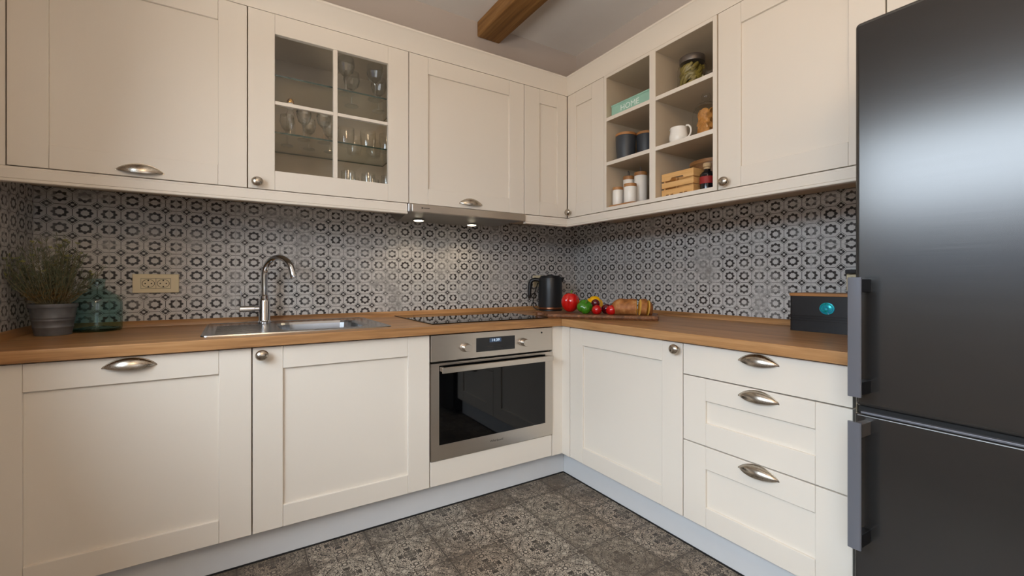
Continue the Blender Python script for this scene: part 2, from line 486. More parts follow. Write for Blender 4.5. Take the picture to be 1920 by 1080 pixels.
def cup(F, u, w, n, parent, L=.119, H=.0235, D=.0225):
    bm = BM(); NT, NP = 36, 12
    def shell(off):
        rows = []
        for i in range(NT + 1):
            t = -1 + 2 * i / NT; k = max(1 - t * t, .0) ** .82
            row = []
            for j in range(NP + 1):
                ph = math.radians(104) * j / NP
                row.append(bm.verts.new(F(u + t * (L / 2 - off * .4), n + .0008 + max(D * k - off, .0) * math.sin(ph) ** .8, w + (H * k - off) * math.cos(ph) - .0022 * k * (1 - math.cos(ph)))))
            rows.append(row)
        return rows
    A = shell(0.); B = shell(.0018)
    for R, flip in ((A, 0), (B, 1)):
        for i in range(NT):
            for j in range(NP):
                q = [R[i][j], R[i + 1][j], R[i + 1][j + 1], R[i][j + 1]]
                bm.faces.new(q[::-1] if flip else q)
    for i in range(NT): bm.faces.new([A[i][NP], A[i + 1][NP], B[i + 1][NP], B[i][NP]])
    # thin back flange that follows the almond outline
    lo = []
    for i in range(NT + 1):
        t = -1 + 2 * i / NT; k = max(1 - t * t, 0)
        k = k ** .85; lo.append((u + t * (L / 2 + .0014), w + (H + .0022) * k - .0004))
    for i in range(NT):
        p = [F(lo[i][0], n, w - .003), F(lo[i + 1][0], n, w - .003), F(lo[i + 1][0], n, lo[i + 1][1]), F(lo[i][0], n, lo[i][1])]
        q = [F(lo[i][0], n + .0016, w - .003), F(lo[i + 1][0], n + .0016, w - .003), F(lo[i + 1][0], n + .0016, lo[i + 1][1]), F(lo[i][0], n + .0016, lo[i][1])]
        vp = [bm.verts.new(x) for x in p]; vq = [bm.verts.new(x) for x in q]
        bm.faces.new(vq); bm.faces.new([vp[3], vp[2], vq[2], vq[3]]); bm.faces.new([vp[0], vp[1], vq[1], vq[0]][::-1])
    return link('handle', bm, M['nickel'], parent, weld=True)

def carcass(F, u0, u1, n1, w0, w1, parent, mat=None, t=.016, n0=.012, name='carcass'):
    bm = BM()
    fbox(bm, F, u0, u0 + t, n0, n1, w0, w1); fbox(bm, F, u1 - t, u1, n0, n1, w0, w1)
    fbox(bm, F, u0 + t, u1 - t, n0, n1, w0, w0 + t)
    fbox(bm, F, u0 + t, u1 - t, n0, n1, w1 - t, w1)
    fbox(bm, F, u0 + t, u1 - t, n0, n0 + .006, w0 + t, w1 - t)
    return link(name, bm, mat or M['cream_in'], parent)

# ------------------------------------------------------------------ room shell
XL, YF, ZC = -2.491, -4.3, 2.39
bm = BM(); box(bm, XL - .2, .2, YF - .2, .2, -.1, 0); struct('floor', bm, M['floor'], 'patterned grey brown cement floor tiles', 'floor')
bm = BM(); box(bm, XL - .2, .2, YF - .2, .2, ZC, ZC + .1); struct('ceiling', bm, M['plaster'], 'white plastered ceiling', 'ceiling')
bm = BM(); box(bm, XL - .2, .2, 0, .2, 0, ZC); struct('wall_back', bm, M['tile_back'], 'wall with black and white patterned tiles above the sink', 'wall')
bm = BM(); box(bm, 0, .2, YF, 0, 0, ZC); struct('wall_right', bm, M['tile_right'], 'wall with patterned tiles behind the cutting board side', 'wall')
WY0, WY1, WZ0, WZ1 = -3.10, -1.00, .84, 1.82
bm = BM()
for y0, y1, z0, z1 in ((WY1, 0, 0, ZC), (YF, WY0, 0, ZC), (WY0, WY1, 0, WZ0), (WY0, WY1, WZ1, ZC)):
    box(bm, XL - .2, XL, y0, y1, z0, z1)
struct('wall_left', bm, M['tile_left'], 'dim tiled side wall beside the potted plant', 'wall')
RX0, RX1, RZ0, RZ1 = -2.0, -.6, .75, 1.85
bm = BM()
for x0, x1, z0, z1 in ((XL - .2, RX0, 0, ZC), (RX1, .2, 0, ZC), (RX0, RX1, 0, RZ0), (RX0, RX1, RZ1, ZC)): box(bm, x0, x1, YF - .2, YF, z0, z1)
struct('wall_front', bm, M['plaster'])
bm = BM()
for x in (RX0, (RX0 + RX1) / 2 - .03, RX1 - .06): box(bm, x, x + .06, YF - .16, YF - .10, RZ0, RZ1)
for z in (RZ0, RZ1 - .06): box(bm, RX0 + .06, RX1 - .06, YF - .155, YF - .105, z, z + .06)
struct('added_rear_window', bm, M['whitepaint'])  # unseen window behind the camera, added to let in fill light
bm = BM()
for y in (WY0, (WY0 + WY1) / 2 - .03, WY1 - .06): box(bm, XL - .16, XL - .10, y, y + .06, WZ0, WZ1)
for z in (WZ0, WZ1 - .06): box(bm, XL - .155, XL - .105, WY0 + .06, WY1 - .06, z, z + .06)
struct('window_1', bm, M['whitepaint'])
bm = BM(); box(bm, -.728, -.583, YF, 0, 2.303, ZC); struct('ceiling_beam', bm, M['beam'], 'brown timber beam crossing the white ceiling', 'beam', bevel=.008)
bm = BM(); box(bm, -2.28, -2.13, YF, 0, 2.303, ZC); struct('ceiling_beam', bm, M['beam'], bevel=.008)

# ------------------------------------------------------------------ worktops, plinths
CT, CB = .750, .717
SX0, SX1, SY0, SY1 = -1.748, -1.440, -.478, -.155      # sink bowl opening
w = thing('worktop', 'oak worktop along the back wall holding the sink and hob', 'worktop', (-1.5, -.3, CB))
bm = BM()
xs = [XL, SX0 - .005, SX1 + .005, 0]; ys = [-.6, SY0 - .005, SY1 + .005, 0]
grid = {}
for i in range(4):
    for j in range(4):
        for k, z in ((0, CB), (1, CT)): grid[i, j, k] = bm.verts.new((xs[i], ys[j], z))
for i in range(3):
    for j in range(3):
        if (i, j) == (1, 1): continue
        for k in (0, 1): bm.faces.new([grid[i, j, k], grid[i + 1, j, k], grid[i + 1, j + 1, k], grid[i, j + 1, k]])
for i in range(3):
    for j in (0, 3): bm.faces.new([grid[i, j, 0], grid[i + 1, j, 0], grid[i + 1, j, 1], grid[i, j, 1]])
    for j in (0, 3): bm.faces.new([grid[j, i, 0], grid[j, i + 1, 0], grid[j, i + 1, 1], grid[j, i, 1]])
for a, c in (((1, 1), (2, 1)), ((2, 1), (2, 2)), ((2, 2), (1, 2)), ((1, 2), (1, 1))):
    bm.faces.new([grid[a + (0,)], grid[c + (0,)], grid[c + (1,)], grid[a + (1,)]])
link('slab', bm, M['oak_x'], w, bevel=.0025)
def upstand(F, u0, u1, parent, mat):
    bm = BM()
    lp = [(.001, CT), (.021, CT), (.0195, CT + .006), (.014, CT + .019), (.010, CT + .0225), (.001, CT + .0225)]
    prism(bm, [F(u0, n, z) for n, z in lp], F(u1, 0, 0) - F(u0, 0, 0)); link('upstand', bm, mat, parent)
upstand(FB, XL + .001, -.001, w, M['oak_x'])
bm = BM(); lp = [(.001, CT), (.021, CT), (.0195, CT + .006), (.014, CT + .019), (.010, CT + .0225), (.001, CT + .0225)]
prism(bm, [(XL + n, -.6, z) for n, z in lp], (0, .575, 0)); link('upstand', bm, M['oak_y'], w)
w = thing('worktop', 'oak worktop along the right wall running to the fridge', 'worktop', (-.3, -1.1, CB))
bm = BM(); box(bm, -.6, -.0005, -1.745, -.6005, CB, CT); link('slab', bm, M['oak_y'], w, bevel=.0025)
upstand(FR, .022, 1.745, w, M['oak_y'])

bm = BM(); box(bm, XL, -.5405, -.54, -.524, .006, .1135)
o = link('plinth', bm, M['plinth'], loc=(-1.5, -.53, 0)); tag(o, 'grey plinth board under the sink and oven cabinets', 'plinth')
bm = BM(); box(bm, XL, -.541, -.5415, -.525, 0, .006); link('seal', bm, M['seal'], o)
bm = BM(); box(bm, -.54, -.524, -1.745, -.5405, .006, .1135)
o = link('plinth', bm, M['plinth'], loc=(-.53, -1.1, 0)); tag(o, 'pale bluish plinth board under the drawers on the right', 'plinth')
bm = BM(); box(bm, -.5415, -.525, -1.745, -.5405, 0, .006); link('seal', bm, M['seal'], o)

# ------------------------------------------------------------------ base cabinets
ZB, ZD = .113, .7145
c = thing('base_cabinet', 'wide cream base cabinet with cup handle under the potted plant', 'cabinet', (-2.146, 0, ZB))
carcass(FB, -2.489, -1.8425, .559, ZB + .001, CB - .001, c)
d = shaker('door', FB, -2.4435, -1.8423, ZB, ZD, .56, c)
bm = BM(); fbox(bm, FB, -2.489, -2.4445, .545, .578, ZB, ZD); link('filler_strip', bm, M['cream'], c, bevel=.001)
cup(FB, -2.1415, .6868, .58, d)
c = thing('base_cabinet', 'cream base cabinet with round knob under the sink', 'cabinet', (-1.54, 0, ZB))
bm = BM()
for u0, u1, w0, w1 in ((-1.8415, -1.8255, ZB, CB - .001), (-1.2555, -1.2400, ZB, CB - .001), (-1.8255, -1.2555, ZB, ZB + .016)): fbox(bm, FB, u0, u1, .012, .559, w0, w1)
fbox(bm, FB, -1.8255, -1.2555, .012, .018, ZB + .016, CB - .001)
link('carcass', bm, M['cream_in'], c)
d = shaker('door', FB, -1.8423, -1.2395, ZB, ZD, .56, c)
knob(FB, -1.8155, .6895, .58, d)
c = thing('oven_cabinet', 'cream cabinet housing the oven with plain panel below it', 'cabinet', (-.94, 0, ZB))
bm = BM()
for u0, u1, w0, w1 in ((-1.2390, -1.2330, ZB, CB - .001), (-.6455, -.6395, ZB, CB - .001), (-1.2330, -.6455, .200, .213)): fbox(bm, FB, u0, u1, .012, .559, w0, w1)
link('carcass', bm, M['cream_in'], c)
bm = BM(); fbox(bm, FB, -1.2378, -.6412, .56, .58, ZB + .0018, .2125); link('drawer_front', bm, M['cream'], c, bevel=.0015)
bm = BM(); box(bm, -.6378, -.56, -.58, -.562, ZB, ZD); box(bm, -.58, -.562, -.6348, -.562, ZB, ZD)
o = link('corner_filler', bm, M['cream'], loc=(-.58, -.58, ZB), bevel=.001, weld=False); tag(o, 'narrow cream corner post between the oven and right cabinets', 'filler panel')
c = thing('base_cabinet', 'cream base cabinet with knob left of the three drawers', 'cabinet', (0, -.94, ZB))
carcass(FR, .6375, 1.2430, .559, ZB + .001, CB - .001, c)
d = shaker('door', FR, .6364, 1.2435, ZB, ZD, .56, c)
knob(FR, 1.2225, .6905, .58, d)
c = thing('drawer_cabinet', 'cream three drawer cabinet beside the dark fridge', 'cabinet', (0, -1.49, ZB))
carcass(FR, 1.2440, 1.7400, .559, ZB + .001, CB - .001, c)
g = .0018
bm = BM(); fbox(bm, FR, 1.2435 + g, 1.7405 - g, .56, .58, .607 + g, ZD - g); d = link('drawer', bm, M['cream'], c, bevel=.0015); cup(FR, 1.5025, .6865, .58, d)
d = shaker('drawer', FR, 1.2435, 1.7405, .383, .607, .56, c, .085, top=.073, bot=.075); cup(FR, 1.5025, .5785, .58, d)
d = shaker('drawer', FR, 1.2435, 1.7405, ZB, .383, .56, c, .085, top=.073, bot=.068); cup(FR, 1.5025, .3575, .58, d)

# ------------------------------------------------------------------ wall cabinets
UB0, UT = 1.263, 1.921
NB, NR = .3606, .3681                       # front planes
c = thing('wall_cabinet', 'wide cream wall cabinet with cup handle, farthest left', 'cabinet', (-2.146, 0, UB0))
carcass(FB, -2.489, -1.8500, NB - .021, UB0, UT, c)
d = shaker('door', FB, -2.4498, -1.8495, UB0, UT, NB - .02, c)
bm = BM(); fbox(bm, FB, -2.489, -2.4516, NB - .035, NB - .003, UB0, UT); link('filler_strip', bm, M['cream'], c, bevel=.001)
cup(FB, -2.149, 1.2835, NB, d, L=.122)

c = thing('glass_front_cabinet', 'cream wall cabinet with four-pane glass door showing glassware', 'cabinet', (-1.549, 0, UB0))
carcass(FB, -1.8490, -1.2492, NB - .021, UB0, UT, c)
bm = BM()
G0, G1, H0, H1 = -1.7620, -1.3390, 1.3365, 1.8455
u0, u1, w0, w1 = -1.8495 + g, -1.2488 - g, UB0 + g, UT - g; n0, n1 = NB - .02, NB
fbox(bm, FB, u0, G0 - .0003, n0, n1, w0, w1); fbox(bm, FB, G1 + .0003, u1, n0, n1, w0, w1)
fbox(bm, FB, G0, G1, n0, n1, w0, H0); fbox(bm, FB, G0, G1, n0, n1, H1, w1)
fbox(bm, FB, -1.5572, -1.5412, n0 + .002, n1 - .001, H0, H1)
fbox(bm, FB, G0, -1.5574, n0 + .003, n1 - .0015, 1.5845, 1.5975); fbox(bm, FB, -1.5410, G1, n0 + .003, n1 - .0015, 1.5845, 1.5975)
d = link('door', bm, M['cream'], c, bevel=.0011)
for a0, a1 in ((G0, -1.5572), (-1.5412, G1)):
    for b0, b1 in ((H0, 1.5845), (1.5975, H1)):
        bm = BM(); vs = [bm.verts.new(FB(*p)) for p in ((a0, n0 + .008, b0), (a1, n0 + .008, b0), (a1, n0 + .008, b1), (a0, n0 + .008, b1))]
        bm.faces.new(vs); link('glass_pane', bm, M['pane'], d)
knob(FB, -1.8195, 1.2870, NB, d)
SH1, SH2 = 1.7125, 1.4945
for z in (SH1, SH2):
    bm = BM(); box(bm, -1.832, -1.266, -.312, -.02, z - .003, z + .003)
    bm.faces.ensure_lookup_table()
    o = link('glass_shelf', bm, [M['shelfglass'], M['shelfedge']], c, smooth=False)
    for p in o.data.polygons:
        if abs(p.normal.z) < .5: p.material_index = 1
for x in (-1.829, -1.269):
    for z in (SH1, SH2):
        bm = BM(); lathe(bm, [(.004, 0), (.004, .010)], (x if x < -1.5 else x, -.27, z - .007), 10, (1 if x < -1.5 else -1, 0, 0)); link('shelf_peg', bm, M['chrome'], c)

c = thing('wall_cabinet', 'cream wall cabinet with cup handle above the range hood', 'cabinet', (-.948, 0, UB0))
carcass(FB, -1.2484, -.6480, NB - .021, UB0 + .004, UT, c)
d = shaker('door', FB, -1.2488, -.6476, UB0, UT, NB - .02, c)
cup(FB, -.949, 1.2875, NB, d, L=.118)
c = thing('wall_cabinet', 'narrow cream corner wall cabinet right of the range hood', 'cabinet', (-.51, 0, UB0))
carcass(FB, -.6472, -.3690, NB - .021, UB0, UT, c)
d = shaker('door', FB, -.6476, -.3690, UB0, UT, NB - .02, c, .0935, .066)
c = thing('wall_cabinet', 'narrow cream corner wall cabinet with tiny knob left of open shelves', 'cabinet', (0, -.5, UB0))
carcass(FR, .3625, .6390, NR - .021, UB0, UT, c)
d = shaker('door', FR, .3612, .6395, UB0, UT, NR - .02, c, .067, .087)
knob(FR, .3870, 1.2905, NR, d)

# open shelf unit
Y0, Y1 = .6395, 1.2357
c = thing('open_shelf_unit', 'cream open wall shelf unit holding jars and canisters', 'shelf', (0, -.9375, UB0))
bm = BM()
for a0, a1 in ((Y0 + g / 2, .6565), (.918, .950), (1.2172, Y1 - g / 2)): fbox(bm, FR, a0, a1, .012, NR - .0005, UB0 + g, UT - g)
for a0, a1 in ((.6566, .9179), (.9501, 1.2171)):
    fbox(bm, FR, a0, a1, .012, NR - .001, UB0 + g, 1.2805); fbox(bm, FR, a0, a1, .012, NR - .001, 1.9045, UT - g)
    fbox(bm, FR, a0, a1, .012, .02, 1.2805, 1.9045)
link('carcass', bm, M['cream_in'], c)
bm = BM()
for a0, a1 in ((Y0 + g, .6565), (.918, .950), (1.2172, Y1 - g)): fbox(bm, FR, a0, a1, NR - .0004, NR + .002, UB0 + g, UT - g)
for a0, a1 in ((.6566, .9179), (.9501, 1.2171)):
    fbox(bm, FR, a0, a1, NR - .0009, NR + .002, UB0 + g, 1.2805); fbox(bm, FR, a0, a1, NR - .0009, NR + .002, 1.9045, UT - g)
link('face_frame', bm, M['cream'], c, bevel=.0008)
for a0, a1 in ((.6566, .9179), (.9501, 1.2171)):
    for z in (1.482, 1.6955):
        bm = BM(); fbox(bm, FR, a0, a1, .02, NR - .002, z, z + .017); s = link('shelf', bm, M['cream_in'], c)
        bm = BM(); fbox(bm, FR, a0, a1, NR - .0018, NR + .0005, z, z + .017); link('edge_band', bm, M['cream'], s, bevel=.0006)
bm = BM(); lathe(bm, [(.004, 0), (.004, .001)], FR(.985, .0205, 1.853), 10, (-1, 0, 0)); link('screw_hole', bm, M['darkgap'], c)

c = thing('wall_cabinet', 'cream wall cabinet with round knob between open shelves and fridge', 'cabinet', (0, -1.486, UB0))
carcass(FR, 1.2365, 1.7370, NR - .021, UB0, UT, c)
d = shaker('door', FR, 1.2357, 1.7380, UB0, UT, NR - .02, c)
knob(FR, 1.2715, 1.2885, NR, d)
c = thing('wall_cabinet', 'cream wall cabinet above the dark fridge', 'cabinet', (0, -2.06, 1.6))
carcass(FR, 1.7390, 2.3600, NR - .021, 1.60, UT, c)
d = shaker('door', FR, 1.7380, 2.3600, 1.60, UT, NR - .02, c, top=.06, bot=.06)

# crown moulding and light rails
PC = [(.0, UT), (.0, UT + .006), (.003, UT + .018), (.010, UT + .034), (.022, UT + .052), (.030, UT + .062), (.036, UT + .070), (.040, UT + .072), (.040, UT + .080), (-.02, UT + .080), (-.02, UT)]
def moulding(name, prof, mitre, end, nb, nr, back, label, cat, ends=None):
    """profile (out, z) along the back wall (back=True) or the right wall, mitred at the inner corner"""
    bm = BM(); A = []; B = []
    for o_, z in prof:
        if back: A.append(bm.verts.new((end, -(nb + o_), z))); B.append(bm.verts.new((-(nr + o_) if mitre else ends, -(nb + o_), z)))
        else: A.append(bm.verts.new((-(nr + o_), end, z))); B.append(bm.verts.new((-(nr + o_), -(nb + o_) if mitre else ends, z)))
    n = len(A)
    bm.faces.new(A); bm.faces.new(B[::-1])
    for i in range(n): bm.faces.new([A[i], B[i], B[(i + 1) % n], A[(i + 1) % n]])
    o = link(name, bm, M['cream'], loc=((-1.4, -.36, prof[0][1]) if back else (-.37, -1.4, prof[0][1])))
    return tag(o, label, cat)
moulding('crown_moulding', PC, True, XL, NB, NR, True, 'cream crown moulding along top of the back wall cabinets', 'moulding')
moulding('crown_moulding', PC, True, -2.36, NB, NR, False, 'cream crown moulding along top of the right wall cabinets', 'moulding')
PR = [(-.002, UB0 - .001), (-.002, UB0 - .007), (.003, UB0 - .009), (.003, 1.2275), (.0005, 1.2265), (.0005, 1.2245), (.006, 1.2235), (.006, 1.2185), (.004, 1.2165), (-.018, 1.2165), (-.018, UB0 - .001)]
moulding('light_rail', PR, False, XL, NB, NR, True, 'cream light rail under the two left wall cabinets', 'light rail', ends=-1.2565)
moulding('light_rail', PR, True, -.6425, NB, NR, True, 'short cream light rail right of the range hood', 'light rail')
moulding('light_rail', PR, True, -1.738, NB, NR, False, 'long cream light rail under the open shelves', 'light rail')

# ------------------------------------------------------------------ range hood
h = thing('range_hood', 'slim stainless range hood with two lit lamps above hob', 'range hood', (-.948, -.2, 1.217))
bm = BM(); box(bm, -1.2375, -.6475, -.372, -.352, 1.2275, 1.2615); link('front_strip', bm, M['steel'], h, bevel=.002)
bm = BM(); box(bm, -1.2545, -1.2385, -.372, -.355, 1.2265, 1.2615); link('end_cap', bm, M['chrome'], h, bevel=.003)
bm = BM()
a = [(-1.25, -.352), (-.65, -.352), (-.715, -.16), (-1.20, -.10)]
b = [(-1.25, -.352), (-.65, -.352), (-.65, -.06), (-1.25, -.06)]
A = [bm.verts.new((-1.245, -.352, 1.2295)), bm.verts.new((-.655, -.352, 1.2295)), bm.verts.new((-.705, -.175, 1.2165)), bm.verts.new((-1.215, -.095, 1.2165))]
A = [bm.verts.new(p) for p in ((-1.245, -.352, 1.226), (-.655, -.352, 1.226), (-.715, -.10, 1.2165), (-1.19, -.10, 1.2165))] if False else A
B = [bm.verts.new(p) for p in ((-1.245, -.352, 1.262), (-.655, -.352, 1.262), (-.655, -.05, 1.262), (-1.245, -.05, 1.262))]
bm.faces.new(A[::-1]); bm.faces.new(B)
for i in range(4): bm.faces.new([A[i], A[(i + 1) % 4], B[(i + 1) % 4], B[i]])
link('housing', bm, M['grease'], h, bevel=.001)
for x, y in ((-1.137, -.178), (-.845, -.165)):
    k = (y + .352) / .2; z = 1.2295 - .013 * min(1, max(0, (y + .352) / .22)) - .0005
    bm = BM(); lathe(bm, [(.030, 0), (.030, -.002), (.024, -.0028)], (x, y, z), 28); l = link('lamp_rim', bm, M['chrome'], h)
    bm = BM(); lathe(bm, [(.023, -.0029), (.020, -.0045), (.010, -.0055)], (x, y, z), 28); link('lamp', bm, M['lampglow'], l)
bm = BM(); fbox(bm, FB, -1.196, -1.188, .372, .3726, 1.243, 1.249); fbox(bm, FB, -1.186, -1.158, .372, .3726, 1.2445, 1.2475)
link('logo', bm, M['letter'], h, smooth=False)

# ------------------------------------------------------------------ oven
v = thing('oven', 'stainless built-in oven with black glass door and clock', 'oven', (-.94, -.3, .2155))
bm = BM(); box(bm, -1.2325, -.6462, -.555, -.06, .2155, .711); link('housing', bm, M['darkgap'], v)
bm = BM(); box(bm, -1.2375, -.6412, -.586, -.556, .6075, .7125); p = link('control_panel', bm, M['steel'], v, bevel=.0015)
bm = BM(); fbox(bm, FB, -1.0385, -.8485, .586, .5868, .6305, .6885); link('display', bm, M['display'], p, smooth=False)
bm = BM(); fbox(bm, FB, -.9755, -.9180, .5868, .5872, .6670, .6835); o = link('clock_window', bm, M['lcd'], p, smooth=False)
text_mesh('digits', '14:39', .0185, FB, -.9465, .5872, .6752, M['digits'], p, .0003)
bm = BM()
for k in range(3):
    for s in (0, 1): fbox(bm, FB, -.985 + s * .045, -.955 + s * .045, .5868, .5871, .6405 + k * .007, .6413 + k * .007)
link('touch_marks', bm, M['letter'], p, smooth=False)
for x in (-1.0880, -.8030):
    bm = BM(); lathe(bm, [(.0225, 0), (.0225, .003), (.0185, .004), (.0185, .007), (.0192, .0075), (.0180, .026), (.0168, .028)], (x, -.586, .6545), 32, (0, -1, 0))
    for q in bm.verts: q.co.z = .6545 + (q.co.z - .6545) * KZ
    link('dial', bm, M['steel'], p)
bm = BM(); lathe(bm, [(.0042, 0), (.0042, .0012)], (-.7035, -.586, .6915), 14, (0, -1, 0)); link('indicator_light', bm, M['black'], p)
# door
D0, D1, E0, E1 = -1.2375, -.6412, .2165, .6000
W0, W1, V0, V1 = -1.2035, -.6825, .2755, .5905
bm = BM()
fbox(bm, FB, D0, W0, .557, .586, E0, E1); fbox(bm, FB, W1, D1, .557, .586, E0, E1)
fbox(bm, FB, W0, W1, .557, .586, E0, V0); fbox(bm, FB, W0, W1, .557, .586, V1, E1)
bmesh.ops.remove_doubles(bm, verts=bm.verts, dist=1e-5)
d = link('door', bm, M['steel'], v)
bm = BM(); fbox(bm, FB, W0, W1, .560, .5852, V0, V1); link('door_glass', bm, M['blackglass'], d, smooth=False)
bm = BM()
fbox(bm, FB, -1.2055, -.6640, .6185, .6260, .5660, .5890)
hb = link('handle', bm, M['steel'], d, bevel=.002)
for x0, x1 in ((-1.2015, -1.1890), (-.6800, -.6640)):
    bm = BM(); fbox(bm, FB, x0, x1, .586, .6185, .5700, .5860); link('handle_bracket', bm, M['steel'], hb, bevel=.001)
text_mesh('logo', 'Whirlpool', .0155, FB, -.9405, .586, .2470, M['letter'], d, .0004)

# ------------------------------------------------------------------ hob
o = thing('hob', 'black glass induction hob set flush in the oak worktop', 'hob', (-.92, -.3, CT))
bm = BM(); box(bm, -1.215, -.632, -.541, -.047, CT + .0003, CT + .0045); link('glass_plate', bm, M['blackglass'], o, bevel=.0012)
zm = simple('grey_zone_print', rgb(70, 70, 72), .4)
for cx, cy, r in ((-1.07, -.18, .09), (-.78, -.18, .075), (-1.07, -.40, .075), (-.78, -.40, .1)):
    bm = BM()
    for k in range(48):
        a0, a1 = 2 * PI * k / 48, 2 * PI * (k + 1) / 48
        bm.faces.new([bm.verts.new((cx + rr * math.cos(a), cy + rr * math.sin(a), CT + .0047)) for rr, a in ((r, a0), (r, a1), (r - .0012, a1), (r - .0012, a0))])
    link('zone_marking', bm, zm, o, smooth=False, weld=True)

# ------------------------------------------------------------------ sink and faucet
s = thing('sink', 'stainless steel sink with drainer set in oak worktop', 'sink', (-1.68, -.29, CT))
def rrect(x0, x1, y0, y1, r, z, n=6):
    out = []
    for cx, cy, a0 in ((x1 - r, y1 - r, 0), (x0 + r, y1 - r, 90), (x0 + r, y0 + r, 180), (x1 - r, y0 + r, 270)):
        for k in range(n + 1):
            a = math.radians(a0 + 90 * k / n); out.append(Vector((cx + r * math.cos(a), cy + r * math.sin(a), z)))
    return out
bm = BM()
OX0, OX1, OY0, OY1 = -1.982, -1.372, -.530, -.050
def bridge(a, b):
    n = len(a)
    for i in range(n): bm.faces.new([a[i], a[(i + 1) % n], b[(i + 1) % n], b[i]])
def ring(l): return [bm.verts.new(p) for p in l]
R0 = ring(rrect(OX0, OX1, OY0, OY1, .022, CT + .0003)); R1 = ring(rrect(OX0 + .001, OX1 - .001, OY0 + .001, OY1 - .001, .021, CT + .004))
R2 = ring(rrect(OX0 + .006, OX1 - .006, OY0 + .006, OY1 - .006, .018, CT + .0048)); R3 = ring(rrect(OX0 + .012, OX1 - .012, OY0 + .012, OY1 - .012, .014, CT + .0028))
bridge(R0, R1); bridge(R1, R2); bridge(R2, R3)
# flat of the sink: split into drainer side and bowl side
zf = CT + .0028
Rb = ring(rrect(SX0, SX1, SY0, SY1, .07, zf))
bridge(R3, Rb)
Rc = ring(rrect(SX0 + .004, SX1 - .004, SY0 + .004, SY1 - .004, .068, CT - .006)); Rd = ring(rrect(SX0 + .014, SX1 - .014, SY0 + .014, SY1 - .014, .062, CT - .125))
Re = ring(rrect(SX0 + .03, SX1 - .03, SY0 + .03, SY1 - .03, .05, CT - .138))
bridge(Rb, Rc); bridge(Rc, Rd); bridge(Rd, Re); bm.faces.new(Re[::-1])
ba = link('basin', bm, M['sinksteel'], s); ba.data.set_sharp_from_angle(angle=math.radians(9))
bm = BM()
for k in range(9):
    y = -.485 + k * .036
    tube(bm, [(-1.945, y, zf - .0030), (-1.86, y, zf - .0022), (-1.795, y, zf - .0030)], .0042, 12)
link('drainer_ribs', bm, M['sinksteel'], s)
bm = BM(); lathe(bm, [(.040, 0), (.040, .003), (.030, .004), (.028, .002)], (-1.594, -.32, CT - .1378), 28); link('drain', bm, M['chrome'], s)
f = thing('faucet', 'tall arched chrome faucet standing behind the sink', 'faucet', (-1.7826, -.105, CT + .003))
bx, by = -1.7826, -.105
bm = BM(); lathe(bm, [(.027, 0), (.027, .004), (.0235, .007), (.0215, .012), (.0215, .090), (.0185, .098), (.0165, .100), (.0165, .112), (.013, .116)], (bx, by, CT + .0029), 28); link('body', bm, M['chrome'], f)
ux, uy = .0917, -.13; L = math.hypot(ux, uy); ux /= L; uy /= L
pts = [(bx, by, .860), (bx, by, .90), (bx, by, .953)]
RR, RV = .080, .070
for k in range(1, 17):
    a = PI * k / 16 * .94; q = RR * (1 - math.cos(a))
    pts.append((bx + ux * q, by + uy * q, .953 + RV * math.sin(a)))
bm = BM(); tube(bm, pts, .0122, 16); link('spout', bm, M['chrome'], f)
p0 = Vector(pts[-1]); dv = (p0 - Vector(pts[-2])).normalized()
bm = BM(); tube(bm, [p0 - dv * .002, p0 + dv * .004, p0 + dv * .026, p0 + dv * .030], [.0122, .0128, .0128, .011], 18); link('aerator', bm, M['chrome'], f)
bm = BM(); tube(bm, [(bx - .017, by, .8125), (bx - .034, by, .8125), (bx - .036, by, .8125), (bx - .088, by, .8125), (bx - .090, by, .8125)], [.009, .009, .0125, .0125, .010], 18)
tube(bm, [(bx - .082, by, .822), (bx - .0835, by, .85), (bx - .0845, by, .884)], [.0030, .0026, .0024], 10); link('lever', bm, M['chrome'], f)

# ------------------------------------------------------------------ fridge
f = thing('fridge', 'tall dark brushed steel fridge freezer at right edge of kitchen', 'fridge', (-.32, -2.065, 0))
fy0, fy1, fx = -2.366, -1.768, -.650
bm = BM(); box(bm, -.59, -.03, fy0 + .003, fy1 - .003, .02, 1.53); link('cabinet', bm, M['blackmatte'], f, bevel=.004)
bm = BM(); box(bm, -.56, -.08, fy0 + .02, fy1 - .02, .0, .02); link('foot', bm, M['black'], f)
bm = BM(); box(bm, fx, -.594, fy0, fy1, .6345, 1.535); du = link('upper_door', bm, M['fridge'], f, bevel=.010, seg=4)
bm = BM(); box(bm, fx, -.594, fy0, fy1, .040, .6180); dl = link('lower_door', bm, M['fridge'], f, bevel=.006, seg=3)
bm = BM(); box(bm, fx + .012, -.594, fy0 + .004, fy1 - .004, .6183, .6340); link('door_gap', bm, M['darkgap'], f)
bm = BM(); box(bm, fx - .001, fx + .011, fy0 + .004, fy1 - .012, .6182, .6235); link('grip_rail', bm, M['fridgehandle'], f, bevel=.0015)
def fh(d, z0, z1):
    bm = BM()
    lp = [(-.700, -1.7728), (-.7025, -1.7745), (-.7035, -1.786), (-.7025, -1.7975), (-.700, -1.7992), (-.6955, -1.7985), (-.6945, -1.7735)]
    prism(bm, [(x, y, z0) for x, y in lp], (0, 0, z1 - z0))
    h = link('handle', bm, M['fridgehandle'], d)
    for za, zb in ((z0 + .004, z0 + .034), (z1 - .034, z1 - .004)):
        bm = BM(); prism(bm, [(-.6955, -1.776, za), (-.6955, -1.798, za), (-.652, -1.800, za), (-.6495, -1.800, za), (-.6495, -1.786, za), (-.668, -1.784, za)], (0, 0, zb - za))
        link('handle_mount', bm, M['lidmetal'] if z1 < .62 and za > z0 + .1 else M['black'], h, bevel=.001)
    return h
fh(du, .6655, .9365); fh(dl, .3210, .6080)
bm = BM()
